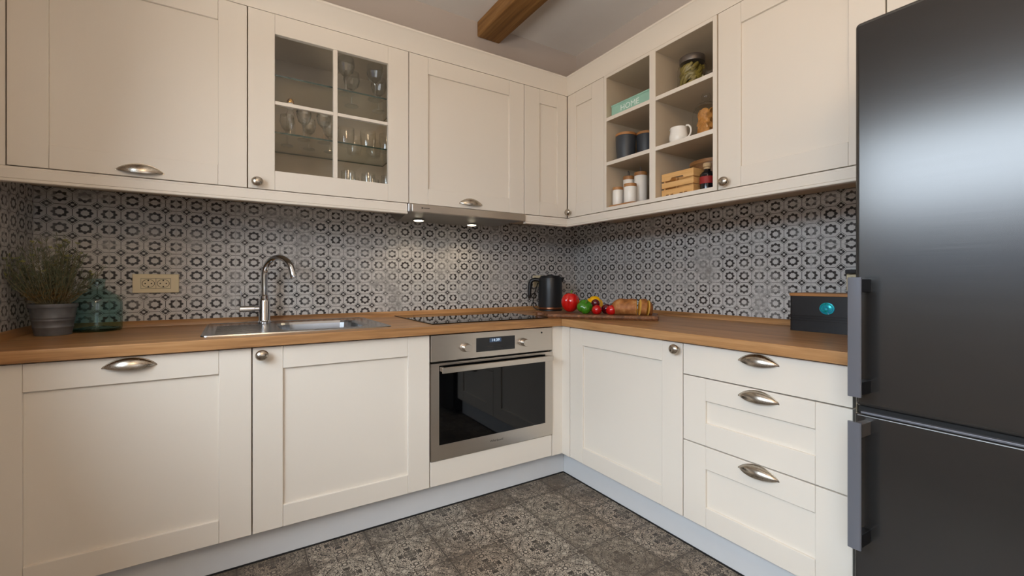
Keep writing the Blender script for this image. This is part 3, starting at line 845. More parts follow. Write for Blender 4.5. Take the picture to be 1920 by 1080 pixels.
F2 = lambda u, n, w_: Vector((fx - n, -u, w_))
for k in range(20):
    a0, a1 = -.4 + k * .24, -.4 + (k + 1) * .24
    bm.faces.new([bm.verts.new(F2(2.0375 + r * math.cos(a), .0006, 1.4955 + r * .8 * math.sin(a))) for r, a in ((.016, a0), (.016, a1), (.0148, a1), (.0148, a0))])
link('logo', bm, M['fridgehandle'], du, smooth=False)

# ------------------------------------------------------------------ wall sockets
def socket(F, u0, u1, w0, w1, gangs, label):
    o = thing('wall_socket', label, 'socket', F((u0 + u1) / 2, .001, (w0 + w1) / 2))
    bm = BM(); fbox(bm, F, u0, u1, .0005, .010, w0, w1); p = link('plate', bm, M['ivory'], o, bevel=.002)
    wm = (w0 + w1) / 2; n = len(gangs)
    for uc in gangs:
        bm = BM(); hw, hh = .0225, .0225 * KZ
        fbox(bm, F, uc - hw - .0009, uc + hw + .0009, .010, .0104, wm - hh - .0009, wm + hh + .0009); link('insert_outline', bm, M['ivory_dark'], o, smooth=False); bm = BM()
        fbox(bm, F, uc - hw, uc + hw, .010, .0112, wm - hh, wm + hh); i = link('insert', bm, M['ivory'], o, bevel=.0005)
        bm = BM(); ax = F(0, 1, 0) - F(0, 0, 0)
        lathe(bm, [(.0195, .0003), (.0195, .0008), (.0180, .0008), (.0180, .0003)], F(uc, .0112, wm), 28, ax, False, False)
        for q in bm.verts: q.co.z = wm + (q.co.z - wm) * KZ
        for du_, dw in ((-.0095, 0), (.0095, 0), (0, .0145), (0, -.0145)):
            lathe(bm, [(.0026, 0), (.0026, .0009)], F(uc + du_, .0112, wm + dw * KZ), 10, ax)
        link('pin_holes', bm, M['ivory_dark'], i)
    return o
socket(FB, -2.2207, -2.0775, .8805, .9535, (-2.1725, -2.1265), 'ivory double wall socket beside the teal glass bottle')
socket(FB, -.3445, -.2700, .8890, .9590, (-.3073,), 'ivory wall socket half hidden behind the black kettle')
o = socket(FR, 1.5090, 1.5830, .8915, .9520, (1.546,), 'ivory wall socket above the black bread box by fridge')
bm = BM(); fbox(bm, FR, 1.5115, 1.545, .0005, .030, .9535, .9680); o = link('plug_adapter', bm, M['black'], loc=FR(1.528, .01, .96), bevel=.003); tag(o, 'small black plug on the tiles beside the fridge', 'plug')

# ------------------------------------------------------------------ potted herb
px, py = -2.394, -.186
t = thing('potted_herb', 'feathery green herb in galvanised pot on worktop corner', 'potted plant', (px, py, CT))
zp = CT
k_ = .735
bm = BM(); lathe(bm, [(r * k_, h) for r, h in [(.056, 0), (.060, .001), (.0645, .024), (.0665, .026), (.0665, .029), (.0655, .031), (.0688, .046), (.0708, .048), (.0708, .051), (.0698, .053), (.0704, .055), (.0722, .057), (.0722, .060), (.0712, .062), (.0770, .090), (.0805, .0905), (.0818, .097), (.0805, .103), (.0765, .103), (.0745, .092)]], (px, py, zp), 48)
pot = link('pot', bm, M['zinc'], t)
bm = BM(); lathe(bm, [(.074 * k_, .088), (.05 * k_, .094), (.007, .097)], (px, py, zp), 32, capa=False); link('soil', bm, M['soil'], pot)
rnd = random.Random(3)
bs, bl, bd, bt = BM(), BM(), BM(), BM()
def leaf(bm, p, d, L, wd):
    d = d.normalized(); s = d.cross(Vector((rnd.uniform(-1, 1), rnd.uniform(-1, 1), rnd.uniform(-1, 1))))
    if s.length < 1e-4: return
    s.normalize(); n = d.cross(s) * wd * .35
    a = [bm.verts.new(p), bm.verts.new(p + d * L * .5 + s * wd + n), bm.verts.new(p + d * L), bm.verts.new(p + d * L * .5 - s * wd + n)]
    bm.faces.new([a[0], a[1], a[2]]); bm.faces.new([a[0], a[2], a[3]])
def okp(p): return p.x > XL + .004 and p.y < -.006
for k in range(120):
    an = rnd.uniform(0, 2 * PI); sp = rnd.uniform(.02, 1.) ** .7
    reach = sp * rnd.uniform(.075, .122); hgt = rnd.uniform(.12, .240) * (1 - .40 * sp ** 2)
    b0 = Vector((px + math.cos(an) * .02 * sp, py + math.sin(an) * .02 * sp, zp + .092))
    pts = []
    for i in range(9):
        q = i / 8
        p = b0 + Vector((math.cos(an) * reach * (q ** .8), math.sin(an) * reach * (q ** .8), hgt * (q ** 1.15)))
        p += Vector((math.sin(q * 5 + k) * .004, math.cos(q * 4 + k) * .004, 0)) * q
        p.x = max(p.x, XL + .006); p.y = min(p.y, -.010)
        pts.append(p)
    tube(bs, pts, [.0011 - .0006 * i / 8 for i in range(9)], 5)
    for i in range(34):
        q = rnd.uniform(.12, 1.) * 7.99; i0 = int(q); p = pts[i0].lerp(pts[i0 + 1], q - i0)
        tg = (pts[i0 + 1] - pts[i0]).normalized()
        d = tg * rnd.uniform(.5, 1.2) + Vector((rnd.uniform(-1, 1), rnd.uniform(-1, 1), rnd.uniform(-.6, .8))) * .8
        e = p + d.normalized() * .02
        if not okp(e): continue
        leaf(bd if (q < 3.2 and rnd.random() < .75) else bl, p, d, rnd.uniform(.014, .026), .0010)
    if rnd.random() < .34 and okp(pts[-1]):
        for i in range(12):
            d = Vector((rnd.uniform(-1, 1), rnd.uniform(-1, 1), rnd.uniform(.1, 1)))
            if okp(pts[-1] + d.normalized() * .012): leaf(bt, pts[-1], d, rnd.uniform(.006, .011), .0018)
link('stems', bs, M['stem'], t)
a = link('foliage', bl, M['leaf'], t, smooth=False)
link('foliage', bd, M['leaf_dry'], t, smooth=False)
link('foliage', bt, M['leaf_tip'], t, smooth=False)

# teal demijohn
cx, cy = -2.303, -.104
prof = [(.060, 0), (.072, .003), (.0745, .010), (.0745, .098), (.0725, .110), (.064, .124), (.046, .136), (.030, .145), (.0245, .152), (.0235, .160), (.0240, .178), (.0265, .180), (.0268, .184), (.0250, .186)]
bm = BM(); prof = [(r * .93, h) for r, h in prof]
lathe(bm, prof, (cx, cy, CT), 48, capb=False)
o = link('glass_bottle', bm, M['tealglass'], loc=(cx, cy, CT)); tag(o, 'blue green glass bottle with short neck beside potted herb', 'bottle')
bm = BM(); lathe(bm, [(.053, .003), (.063, .006), (.0650, .011), (.050, .013), (.02, .017)], (cx, cy, CT), 40); link('thick_base', bm, glass('deep_teal_glass', (.45, .62, .62, 1), 1.), o)

# ------------------------------------------------------------------ kettle
cx, cy = -.2985, -.118; R = .0715
k = thing('kettle', 'matte black electric kettle with copper ring in the corner', 'kettle', (cx, cy, CT))
bm = BM(); lathe(bm, [(.066, 0), (.069, .002), (.069, .008), (.066, .010)], (cx, cy, CT), 48); link('power_base', bm, M['black'], k)
bm = BM(); lathe(bm, [(.0675, .0102), (.0680, .011), (.0680, .020), (.0675, .021)], (cx, cy, CT), 48); link('copper_ring', bm, M['copper'], k)
bm = BM(); lathe(bm, [(.0690, .0212), (R, .024), (R, .060), (R - .001, .12), (R - .0035, .188), (R - .006, .196), (R - .010, .1985)], (cx, cy, CT), 56); link('body', bm, M['kettleblack'], k)
bm = BM(); lathe(bm, [(R - .0105, .1986), (R - .012, .2035), (R - .022, .207), (.02, .2085), (.019, .212), (.012, .214), (.001, .2143)], (cx, cy, CT), 48); link('lid', bm, M['black'], k)
d = Vector((-.797, .604, 0)); d.normalize(); n = Vector((-d.y, d.x, 0)); C0 = Vector((cx, cy, CT))
bm = BM(); hp = []
for q, z in ((R - .006, .180), (R + .020, .184), (R + .040, .178), (R + .049, .160), (R + .052, .130), (R + .053, .100), (R + .053, .076), (R + .052, .070)): hp.append(C0 + d * q + Vector((0, 0, z)))
tube(bm, hp, [.011, .0115, .012, .012, .0115, .0105, .0095, .006], 14); link('handle', bm, M['black'], k)
bm = BM(); e = -d * 1.0
lp = [C0 + e * (R - .006) + n * .016 + Vector((0, 0, .196)), C0 + e * (R - .006) - n * .016 + Vector((0, 0, .196)), C0 + e * (R + .014) + Vector((0, 0, .199)), ]
lq = [C0 + e * (R - .004) + n * .012 + Vector((0, 0, .165)), C0 + e * (R - .004) - n * .012 + Vector((0, 0, .165)), C0 + e * (R + .000) + Vector((0, 0, .168))]
va = [bm.verts.new(p) for p in lp]; vb = [bm.verts.new(p) for p in lq]
bm.faces.new(va); bm.faces.new(vb[::-1])
for i in range(3): bm.faces.new([va[i], va[(i + 1) % 3], vb[(i + 1) % 3], vb[i]])
link('spout', bm, M['kettleblack'], k)
bm = BM(); pc = []
for i in range(15):
    q = i / 14
    P0, P1, P2, P3 = C0 + d * .066 + Vector((0, 0, .006)), C0 + d * .125 + Vector((0, .0, .004)), C0 + d * .105 + Vector((.02, .03, .07)), Vector((-.315, -.014, .915))
    pc.append(P0 * (1 - q) ** 3 + 3 * P1 * q * (1 - q) ** 2 + 3 * P2 * q * q * (1 - q) + P3 * q ** 3)
tube(bm, pc, .003, 8); link('cord', bm, M['black'], k)

# ------------------------------------------------------------------ cutting board and food
ZT0, ZT1 = CT + .0005, CT + .021
A0 = Vector((-.640, -.547, 0)); B0 = Vector((-.323, -.925, 0)); al = (B0 - A0); LB = al.length; al.normalize(); pe = Vector((-al.y, al.x, 0))
if pe.x < 0: pe = -pe
def bd(a_, p_, z): return A0 + al * a_ + pe * p_ + Vector((0, 0, z))
o = thing('cutting_board', 'rustic live-edge walnut cutting board with handle on corner worktop', 'cutting board', tuple(bd(LB / 2, .1, CT)))
WB = .215
lp = []
rnd = random.Random(5)
for i in range(15): lp.append((LB * i / 14, .003 * math.sin(i * 1.9) + rnd.uniform(-.0015, .0015)))
for i in range(1, 6): lp.append((LB + .004 * math.sin(i * 1.3), WB * i / 6))
for i in range(15): lp.append((LB * (1 - i / 14), WB + .004 * math.sin(i * 1.4)))
hc, hw = WB * .5, .024
lp += [(-.012, WB * .82), (-.026, hc + hw + .012), (-.045, hc + hw), (-.070, hc + hw + .002), (-.084, hc + hw * .6), (-.088, hc), (-.084, hc - hw * .6), (-.070, hc - hw - .002), (-.045, hc - hw), (-.026, hc - hw - .012), (-.012, WB * .18)]
bm = BM()
lower = [bm.verts.new(bd(a_, p_ + (.006 if p_ < .02 else 0), ZT0 + (.006 if a_ < -.02 else 0))) for a_, p_ in lp]
mid = [bm.verts.new(bd(a_, p_ - (.002 if p_ < .02 else 0), (ZT0 + ZT1) / 2 + (.003 if a_ < -.02 else 0))) for a_, p_ in lp]
upper = [bm.verts.new(bd(a_, p_ + (.004 if p_ < .02 else 0), ZT1)) for a_, p_ in lp]
n = len(lp)
bm.faces.new(lower[::-1]); bm.faces.new(upper)
for X_, Y_ in ((lower, mid), (mid, upper)):
    for i in range(n): bm.faces.new([X_[i], X_[(i + 1) % n], Y_[(i + 1) % n], Y_[i]])
b_ = link('slab', bm, M['board'], o, bevel=.0015)
bm = BM(); tube(bm, [bd(-.072, hc - .012, ZT1 + .0015), bd(-.086, hc - .008, ZT1 + .004), bd(-.100, hc, ZT1 - .002), bd(-.086, hc + .008, ZT1 + .004), bd(-.072, hc + .012, ZT1 + .0015), bd(-.058, hc, ZT1 + .002), bd(-.072, hc - .012, ZT1 + .0015)], .0022, 8)
link('leather_loop', bm, simple('tan_leather', rgb(120, 76, 44), .7), o)

def pepper(name, c, R, mat, label, lobes=4, tilt=(0, 0)):
    rot = Matrix.Rotation(tilt[0], 3, 'X') @ Matrix.Rotation(tilt[1], 3, 'Y')
    def fn(t, ph):
        k = .86 + .20 * abs(math.cos(lobes / 2 * t + .5)) ** .5 * math.sin(ph) ** 1.2
        k *= 1 + .10 * math.cos(ph)                            # broader shoulders
        k *= 1 - .30 * math.exp(-(ph / .38) ** 2) - .10 * math.exp(-((PI - ph) / .35) ** 2)
        return k
    o = thing(name, label, 'pepper', c)
    bm = BM(); blob(bm, c, R, fn, 48, 28, rot); link('flesh', bm, mat, o)
    C = Vector(c); top = C + rot @ Vector((0, 0, R[2] * .70))
    bm = BM(); u = rot @ Vector((0, 0, 1)); s = rot @ Vector((1, 0, 0))
    tube(bm, [top - u * .004, top + u * .006, top + u * .016 + s * .003, top + u * .024 + s * .007], [.0085, .0042, .0036, .0042], 10); link('stalk', bm, M['pepstem'], o)
    return o
zb = ZT1
pepper('bell_pepper', tuple(bd(.085, .125, zb + .0490)), (.0435, .0425, .0510), M['redpep'], 'big red bell pepper standing beside the black kettle', 4, (.04, .03))
pepper('bell_pepper', tuple(bd(.162, .080, zb + .0310)), (.0360, .0360, .0320), M['greenpep'], 'green bell pepper lying between red pepper and tomatoes', 4, (.75, -.35))
pepper('bell_pepper', tuple(bd(.196, .178, zb + .0390)), (.043, .040, .0400), M['yellowpep'], 'yellow bell pepper behind the tomatoes', 4, (-.9, .3))
def tomato(a_, p_, r, z, mat, label, long=1.):
    c = bd(a_, p_, zb + z)
    rot = Matrix.Rotation(1.3, 3, 'X') @ Matrix.Rotation(.7 + a_ * 9, 3, 'Y')
    o = thing('tomato', label, 'tomato', tuple(c), 'tomatoes on the cutting board')
    bm = BM(); blob(bm, c, (r, r, r * long), lambda t, ph: 1 - .12 * math.exp(-(ph / .3) ** 2), 28, 18, rot); link('flesh', bm, mat, o)
    bm = BM(); u = rot @ Vector((0, 0, 1)); tp = c + u * (r * long * .90)
    for i in range(5):
        a = 2 * PI * i / 5; s = rot @ Vector((math.cos(a), math.sin(a), 0))
        tube(bm, [tp, tp + s * r * .35 + u * .001, tp + s * r * .6 - u * .001], [.0014, .0016, .0004], 5)
    link('calyx', bm, M['pepstem'], o)
tomato(.222, .055, .0235, .0200, M['tomato'], 'small red tomato nearest the green pepper, front of the pile', 1.1)
tomato(.262, .112, .0245, .0215, M['darktomato'], 'dark red tomato behind the two small red tomatoes', 1.1)
tomato(.288, .062, .0235, .0200, M['tomato'], 'small red tomato nearest the bread loaf', 1.1)
tomato(.2090, .112, .0200, .0480, M['darktomato'], 'dark purple tomato resting on top against yellow pepper', 1.)

# bread: cut loaf and its slices, each slice a thing of its own
def bread_section(s):
    """half width and height of the loaf at s in 0..1 along its length"""
    e = max(0., 1 - (2 * s - 1) ** 2 * .0 - max(0, (.30 - s) / .30) ** 2.6)
    e2 = max(.05, 1 - max(0, (s - .82) / .22) ** 2.2)
    return .0465 * e * e2 + .002, .070 * (e ** .8) * (e2 ** .7) + .002
A_, B_ = .272, .468; PB = .085
def loaf(s0, s1, name, label, cat, lean=0., seg=None, cap=(False, True), group=None):
    seg = seg or max(2, int((s1 - s0) * 30)); NV = 26
    ctr = bd(A_ + (B_ - A_) * (s0 + s1) / 2, PB, zb)
    o = thing(name, label, cat, tuple(ctr), group); bm = BM(); rows = []
    for i in range(seg + 1):
        s = s0 + (s1 - s0) * i / seg; wv, hv = bread_section(s); row = []
        for j in range(NV):
            a = 2 * PI * j / NV; x = math.cos(a); z = math.sin(a)
            zz = hv * (.42 + .58 * z) if z > 0 else hv * .42 * (1 + max(z * 1.25, -1) ** 1)
            zz = max(zz, 0) + .0006
            sl = .0022 * math.sin(s * 26) * max(z, 0)
            row.append(bd(A_ + (B_ - A_) * s + lean * zz, PB + wv * x * (1.0 if z < 0 else 1.), zb + zz + sl * .5))
        rows.append(row)
    V = [[bm.verts.new(p) for p in r] for r in rows]
    for P_, Q_ in zip(V, V[1:]):
        for j in range(NV): bm.faces.new([P_[j], P_[(j + 1) % NV], Q_[(j + 1) % NV], Q_[j]])
    if not cap[0]: bm.faces.new(V[0][::-1])
    if not cap[1]: bm.faces.new(V[-1])
    link('crust', bm, M['crust'], o)
    bm = BM()
    for fl, r in ((cap[0], rows[0]), (cap[1], rows[-1])):
        if fl: bm.faces.new([bm.verts.new(p) for p in r])
    link('crumb', bm, M['crumb'], o, smooth=False)
    return o
loaf(0, .655, 'bread_loaf', 'cut brown bread loaf on the cutting board', 'bread', cap=(False, True))
loaf(.705, .835, 'bread_slice', 'thick bread slice next to the cut face of the loaf', 'bread', .10, 4, (True, True), 'slices of bread').rotation_euler.z = .19
loaf(.885, .985, 'bread_slice', 'end slice of bread, farthest from the tomatoes', 'bread', .12, 4, (True, False), 'slices of bread').rotation_euler.z = .24

# ------------------------------------------------------------------ bread box
o = thing('bread_box', 'black box with thin wooden lid and round teal badge', 'box', (-.11, -1.52, CT))
bm = BM(); prism(bm, [(x, y, CT + .0003) for x, y in [(q.x, q.y) for q in rrect(-.190, -.035, -1.645, -1.400, .012, 0, 5)]], (0, 0, .1235)); b_ = link('body', bm, M['blackmatte'], o)
bm = BM()
for z in (.787, .7955, .804): prism(bm, [(q.x, q.y, z) for q in rrect(-.1915, -.0335, -1.6465, -1.3985, .0135, 0, 5)], (0, 0, .0032))
link('raised_ribs', bm, M['black'], b_)
bm = BM(); prism(bm, [(q.x, q.y, CT + .1239) for q in rrect(-.193, -.032, -1.648, -1.397, .014, 0, 5)], (0, 0, .0105)); link('lid', bm, M['bamboo'], o, bevel=.002)
bm = BM(); lathe(bm, [(.0225, 0), (.0225, .003), (.019, .0035), (.018, .0025), (.012, .0025), (.010, .0036), (.004, .0036), (.002, .003)], (-.190, -1.5218, .8335), 36, (-1, 0, 0))
for q in bm.verts: q.co.z = .8335 + (q.co.z - .8335) * .9
link('badge', bm, M['badge'], b_)

# ------------------------------------------------------------------ things on the open shelves
S1, S2, S0 = 1.7125, 1.499, 1.2805
o = thing('letter_sign', 'mint green wooden block sign reading HOME on top left shelf', 'sign', (-.32, -.782, S1))
bm = BM(); fbox(bm, FR, .665, .902, .300, .344, S1 + .0003, S1 + .060); b_ = link('block', bm, M['mint'], o, bevel=.0015)
bm = BM(); fbox(bm, FR, .6655, .9015, .3441, .3465, S1 + .0525, S1 + .0597); link('rim', bm, M['mint'], b_, bevel=.0005)
text_mesh('lettering', 'HOME', .043, FR, .781, .3442, S1 + .029, M['whitepaint'], b_, .0008, .95)

def canister(c, r, h, lid_h, mat, lidmat, name, label, cat, taper=.9, group=None):
    x, y, z = c
    o = thing(name, label, cat, c, group)
    bm = BM(); lathe(bm, [(r * taper * .94, .0004), (r * taper, .003), (r * (taper * .4 + .6), h * .5), (r, h * .97), (r * .985, h)], (x, y, z), 40); link('body', bm, mat, o)
    bm = BM(); lathe(bm, [(r * .97, h + .0003), (r * 1.0, h + .001), (r * 1.0, h + lid_h - .001), (r * .96, h + lid_h)], (x, y, z), 40); l = link('lid', bm, lidmat, o)
    return o, l
canister((-.310, -.7255, S2), .0475, .113, .0125, M['charcoal'], M['bamboo'], 'canister', 'charcoal canister with wood lid, left of the pair', 'canister', .86, 'charcoal canisters')
canister((-.243, -.7905, S2), .0460, .113, .0125, M['charcoal'], M['bamboo'], 'canister', 'charcoal canister with wood lid, right one against the divider', 'canister', .86, 'charcoal canisters')

bm = BM(); prism(bm, [(q.x, q.y, S0 + .0003) for q in rrect(-.364, -.228, -.816, -.6595, .012, 0, 5)], (0, 0, .0075)); o = link('tray', bm, M['bamboo'], loc=(-.3, -.74, S0), bevel=.0015); tag(o, 'small wooden tray under the white condiment jars', 'tray')
zt = S0 + .0079
canister((-.326, -.690, zt), .0250, .073, .014, M['porcelain'], M['bamboo'], 'condiment_jar', 'short white condiment jar with wood lid, left front', 'jar', 1., 'white condiment jars')
canister((-.334, -.7755, zt), .0292, .073, .015, M['porcelain'], M['bamboo'], 'condiment_jar', 'short white condiment jar with wood lid, right front', 'jar', 1., 'white condiment jars')
for c_, r_, h_, lb in (((-.268, -.7045, zt), .0265, .127, 'tall white oil bottle with spout behind the short jars, left one'), ((-.264, -.7760, zt), .0300, .133, 'tall white oil bottle with spout behind the short jars, right one')):
    o, l = canister(c_, r_, h_, .017, M['porcelain'], M['bamboo'], 'oil_bottle', lb, 'bottle', 1., 'white oil bottles')
    bm = BM(); x, y, z = c_; zz = z + h_ + .017
    tube(bm, [(x, y, zz - .002), (x, y, zz + .012), (x + .001, y + .002, zz + .022), (x + .002, y + .005, zz + .027)], [.0055, .0048, .0040, .0030], 12); link('spout', bm, M['clear' if 0 else 'lidmetal'], l)

# pickle jar
cx, cy = -.262, -1.052
o = thing('pickle_jar', 'glass jar of green pickles with grey lid on top shelf', 'jar', (cx, cy, S1))
bm = BM(); lathe(bm, [(.050, .0004), (.0575, .003), (.059, .012), (.059, .098), (.056, .110), (.048, .120), (.047, .128)], (cx, cy, S1), 40, capb=False); link('glass', bm, M['clear'], o)
bm = BM(); lathe(bm, [(.0495, .1245), (.0505, .126), (.0505, .147), (.0485, .150)], (cx, cy, S1), 40); link('lid', bm, M['lidmetal'], o)
rnd = random.Random(11)
bm = BM()
for i in range(90):
    a = rnd.uniform(0, 2 * PI); rr = .045 * math.sqrt(rnd.uniform(.25, 1)); z = rnd.uniform(.018, .112)
    d = Vector((-math.sin(a), math.cos(a), rnd.uniform(-.2, 1.4))).normalized(); p = Vector((cx + rr * math.cos(a), cy + rr * math.sin(a), S1 + z))
    L = rnd.uniform(.012, .020); pts = [p - d * L, p, p + d * L + Vector((math.cos(a), math.sin(a), 0)) * -.004]
    for q in pts:
        q.z = min(max(q.z, S1 + .010), S1 + .118); v2 = Vector((q.x - cx, q.y - cy)); 
        if v2.length > .047: v2 = v2.normalized() * .047; q.x, q.y = cx + v2.x, cy + v2.y
    tube(bm, pts, [.005, .0085, .006], 8)
p_ = link('pickles', bm, M['pickle'], o); p_['kind'] = 'stuff'

# biscuit jar
cx, cy = -.250, -1.108
o = thing('biscuit_jar', 'glass jar of golden biscuits with round knob lid', 'jar', (cx, cy, S2))
bm = BM(); lathe(bm, [(.042, .0004), (.050, .003), (.052, .010), (.052, .112), (.049, .124), (.043, .132), (.041, .138)], (cx, cy, S2), 40, capb=False); link('glass', bm, M['clear'], o)
bm = BM(); lathe(bm, [(.044, .1385), (.044, .143), (.034, .152), (.014, .160), (.0075, .164), (.008, .168), (.0155, .174), (.0185, .184), (.0155, .194), (.006, .199), (.001, .1995)], (cx, cy, S2), 32); link('lid', bm, M['clear'], o)
rnd = random.Random(4)
for i in range(36):
    lay = i // 6; a = 2 * PI * (i % 6) / 6 + lay * .5; rr = .026 + rnd.uniform(-.002, .002)
    p = Vector((cx + rr * math.cos(a), cy + rr * math.sin(a), S2 + .022 + lay * .0185))
    ax = Vector((math.cos(a), math.sin(a), rnd.uniform(-.5, .5)))
    bm = BM(); r = .0165
    lathe(bm, [(r * .9, -.0032), (r, -.002), (r, .002), (r * .9, .0032), (r * .55, .0030), (r * .45, .0018), (.001, .0016)], p, 18, ax)
    b_ = link('biscuit', bm, M['biscuit'], loc=tuple(p))
    tag(b_, 'golden round biscuit stacked inside the glass biscuit jar', 'biscuit', 'biscuits in the glass jar')

# milk jug
cx, cy = -.323, -1.031
o = thing('milk_jug', 'small white porcelain milk jug beside the biscuit jar', 'jug', (cx, cy, S2))
bm = BM(); prof = [(.026, .0004), (.031, .002), (.0365, .014), (.0375, .026), (.0345, .042), (.0325, .055), (.0335, .064), (.0322, .0645), (.0310, .056), (.032, .04), (.030, .01), (.001, .008)]
lathe(bm, prof, (cx, cy, S2), 40, capb=False)
for q in bm.verts:
    h_ = q.co.z - S2
    if h_ > .046:
        k_ = (h_ - .046) / .018; dy = q.co.y - cy; dx = q.co.x - cx
        if dy > 0 and abs(dx) < .016: q.co.y += .015 * k_ * (1 - abs(dx) / .016); q.co.z += .004 * k_ * (1 - abs(dx) / .016)
link('body', bm, M['porcelain'], o)
bm = BM(); hp = []
for i in range(13):
    a = math.radians(100 - 205 * i / 12); hp.append((cx, cy - .034 - .020 * math.cos(a) * .95 - .006, S2 + .040 + .025 * math.sin(a)))
tube(bm, hp, .0036, 10); link('handle', bm, M['porcelain'], o)

# crate
o = thing('wooden_crate', 'small pale slatted wooden crate on the bottom shelf', 'crate', (-.285, -1.036, S0))
c0, c1, q0, q1 = .957, 1.112, .238, .338
bm = BM(); fbox(bm, FR, c0 + .004, c1 - .004, q0 + .004, q1 - .004, S0 + .004, S0 + .008); link('floor_board', bm, M['pine'], o)
rows = ((.004, .0325), (.0395, .0625), (.0690, .1005))
for i, (z0, z1) in enumerate(rows):
    bm = BM()
    if i == 2:
        lo, hi = S0 + z0, S0 + z1
        lp = [(c0, lo), (c0 + .042, lo), (c0 + .050, lo + .011), (c0 + .104, lo + .011), (c0 + .112, lo), (c1, lo), (c1, hi), (c0, hi)]
        prism(bm, [FR(u, q1 - .006, w_) for u, w_ in lp], FR(0, .006, 0) - FR(0, 0, 0))
    elif i == 0:
        lo, hi = S0 + z0, S0 + z1
        lp = [(c0, lo)]
        for s_ in (.022, .044, .090, .112): lp += [(c0 + s_, lo), (c0 + s_, lo + .007), (c0 + s_ + .014, lo + .007), (c0 + s_ + .014, lo)]
        lp += [(c1, lo), (c1, hi), (c0, hi)]
        prism(bm, [FR(u, q1 - .006, w_) for u, w_ in lp], FR(0, .006, 0) - FR(0, 0, 0))
    else:
        fbox(bm, FR, c0, c1, q1 - .006, q1, S0 + z0, S0 + z1)
    link('slat', bm, M['pine'], o, bevel=.0008)
    bm = BM(); fbox(bm, FR, c0, c1, q0, q0 + .006, S0 + z0, S0 + z1); link('slat', bm, M['pine'], o, bevel=.0008)
    for uu in (c0 + .0003, c1 - .0063):
        bm = BM(); fbox(bm, FR, uu, uu + .006, q0 + .0065, q1 - .0065, S0 + z0, S0 + z1); link('slat', bm, M['pine'], o, bevel=.0008)
for uu in (c0 + .0065, c1 - .0145):
    for nn in (q0 + .0065, q1 - .0145):
        bm = BM(); fbox(bm, FR, uu, uu + .008, nn, nn + .008, S0 + .0003, S0 + .098); link('corner_post', bm, M['pine'], o)

# dark bottle
cx, cy = -.303, -1.149
o = thing('sauce_bottle', 'small dark bottle with red label and cork stopper', 'bottle', (cx, cy, S0))
bm = BM(); lathe(bm, [(.024, .0004), (.027, .003), (.0275, .06), (.027, .068), (.020, .077), (.0125, .082), (.0120, .088)], (cx, cy, S0), 36); link('body', bm, M['darkbottle'], o)
bm = BM(); lathe(bm, [(.0278, .030), (.0279, .031), (.0279, .057), (.0278, .058)], (cx, cy, S0), 36, capa=False, capb=False); link('paper_label', bm, M['redlabel'], o)
bm = BM(); lathe(bm, [(.0120, .0882), (.0135, .089), (.0135, .094), (.0120, .096), (.0150, .098), (.0160, .104), (.0150, .112), (.0120, .1135)], (cx, cy, S0), 24); link('cork_stopper', bm, M['cork'], o)

# bowl behind
cx, cy = -.131, -1.064
bm = BM(); lathe(bm, [(.050, .0004), (.062, .004), (.080, .060), (.092, .134), (.0955, .154), (.0940, .1575), (.0895, .1575), (.087, .134), (.074, .060), (.056, .010), (.001, .008)], (cx, cy, S0), 48, capb=False)
o = link('wooden_bowl', bm, M['bowlwood'], loc=(cx, cy, S0)); tag(o, 'round brown wooden bowl behind the slatted crate', 'bowl')
bm = BM(); lathe(bm, [(.0957, .144), (.0972, .146), (.0972, .1585), (.0950, .1595)], (cx, cy, S0), 48, capa=False, capb=False); link('rim_band', bm, M['bamboo'], o)

# ------------------------------------------------------------------ glassware behind the glass door
def goblet(h, r):
    return [(r * .85, 0), (r * .85, .0015), (.006, .004), (.0042, .010), (.0040, h * .42), (.007, h * .47), (r * .78, h * .60), (r, h * .78), (r * .90, h), (r * .87, h), (r * .96, h * .78), (r * .74, h * .61), (.004, h * .49)]
def tumbler(h, r):
    return [(r * .80, 0), (r * .86, .002), (r * .98, h * .5), (r * .95, h), (r * .92, h), (r * .94, h * .5), (r * .82, .008), (.001, .007)]
def drink(name, prof, x, y, z, label, cat, group):
    cut = name in ('wine_glass', 'liqueur_glass', 'dessert_glass')
    bm = BM(); lathe(bm, prof, (x, y, z + .0005), 16 if cut else 28, capb=False)
    o = link(name, bm, M['crystal'] if cut else M['clear'], loc=(x, y, z), smooth=not cut); tag(o, label, cat, group)
ZS1, ZS2, ZS0 = SH1 + .003, SH2 + .003, UB0 + .016
for i, (x, y, lb) in enumerate(((-1.490, -.265, 'front left'), (-1.368, -.265, 'front right'), (-1.440, -.140, 'back left'), (-1.318, -.140, 'back right'))):
    drink('wine_glass', goblet(.150, .036), x, y, ZS1, f'stemmed wine glass on the top glass shelf, {lb}', 'glass', 'wine glasses on top glass shelf')
for i, (x, y, lb) in enumerate(((-1.650, -.250, 'front left of the stems'), (-1.575, -.255, 'front right of the stems'), (-1.700, -.130, 'back row, first'), (-1.615, -.125, 'back row, second'), (-1.530, -.125, 'back row, third'))):
    drink('liqueur_glass', goblet(.128, .029), x, y, ZS2, f'small stemmed glass on middle shelf, {lb}', 'glass', 'small stemmed glasses on middle shelf')
for i, (x, y, lb) in enumerate(((-1.488, -.262, 'first from left in front'), (-1.398, -.262, 'second from left in front'), (-1.316, -.262, 'third from left in front'), (-1.430, -.150, 'left one of back row'), (-1.345, -.150, 'right one of back row'))):
    drink('tumbler', tumbler(.076, .034), x, y, ZS2, f'round stemless tumbler on middle glass shelf, {lb}', 'glass', 'tumblers on middle glass shelf')
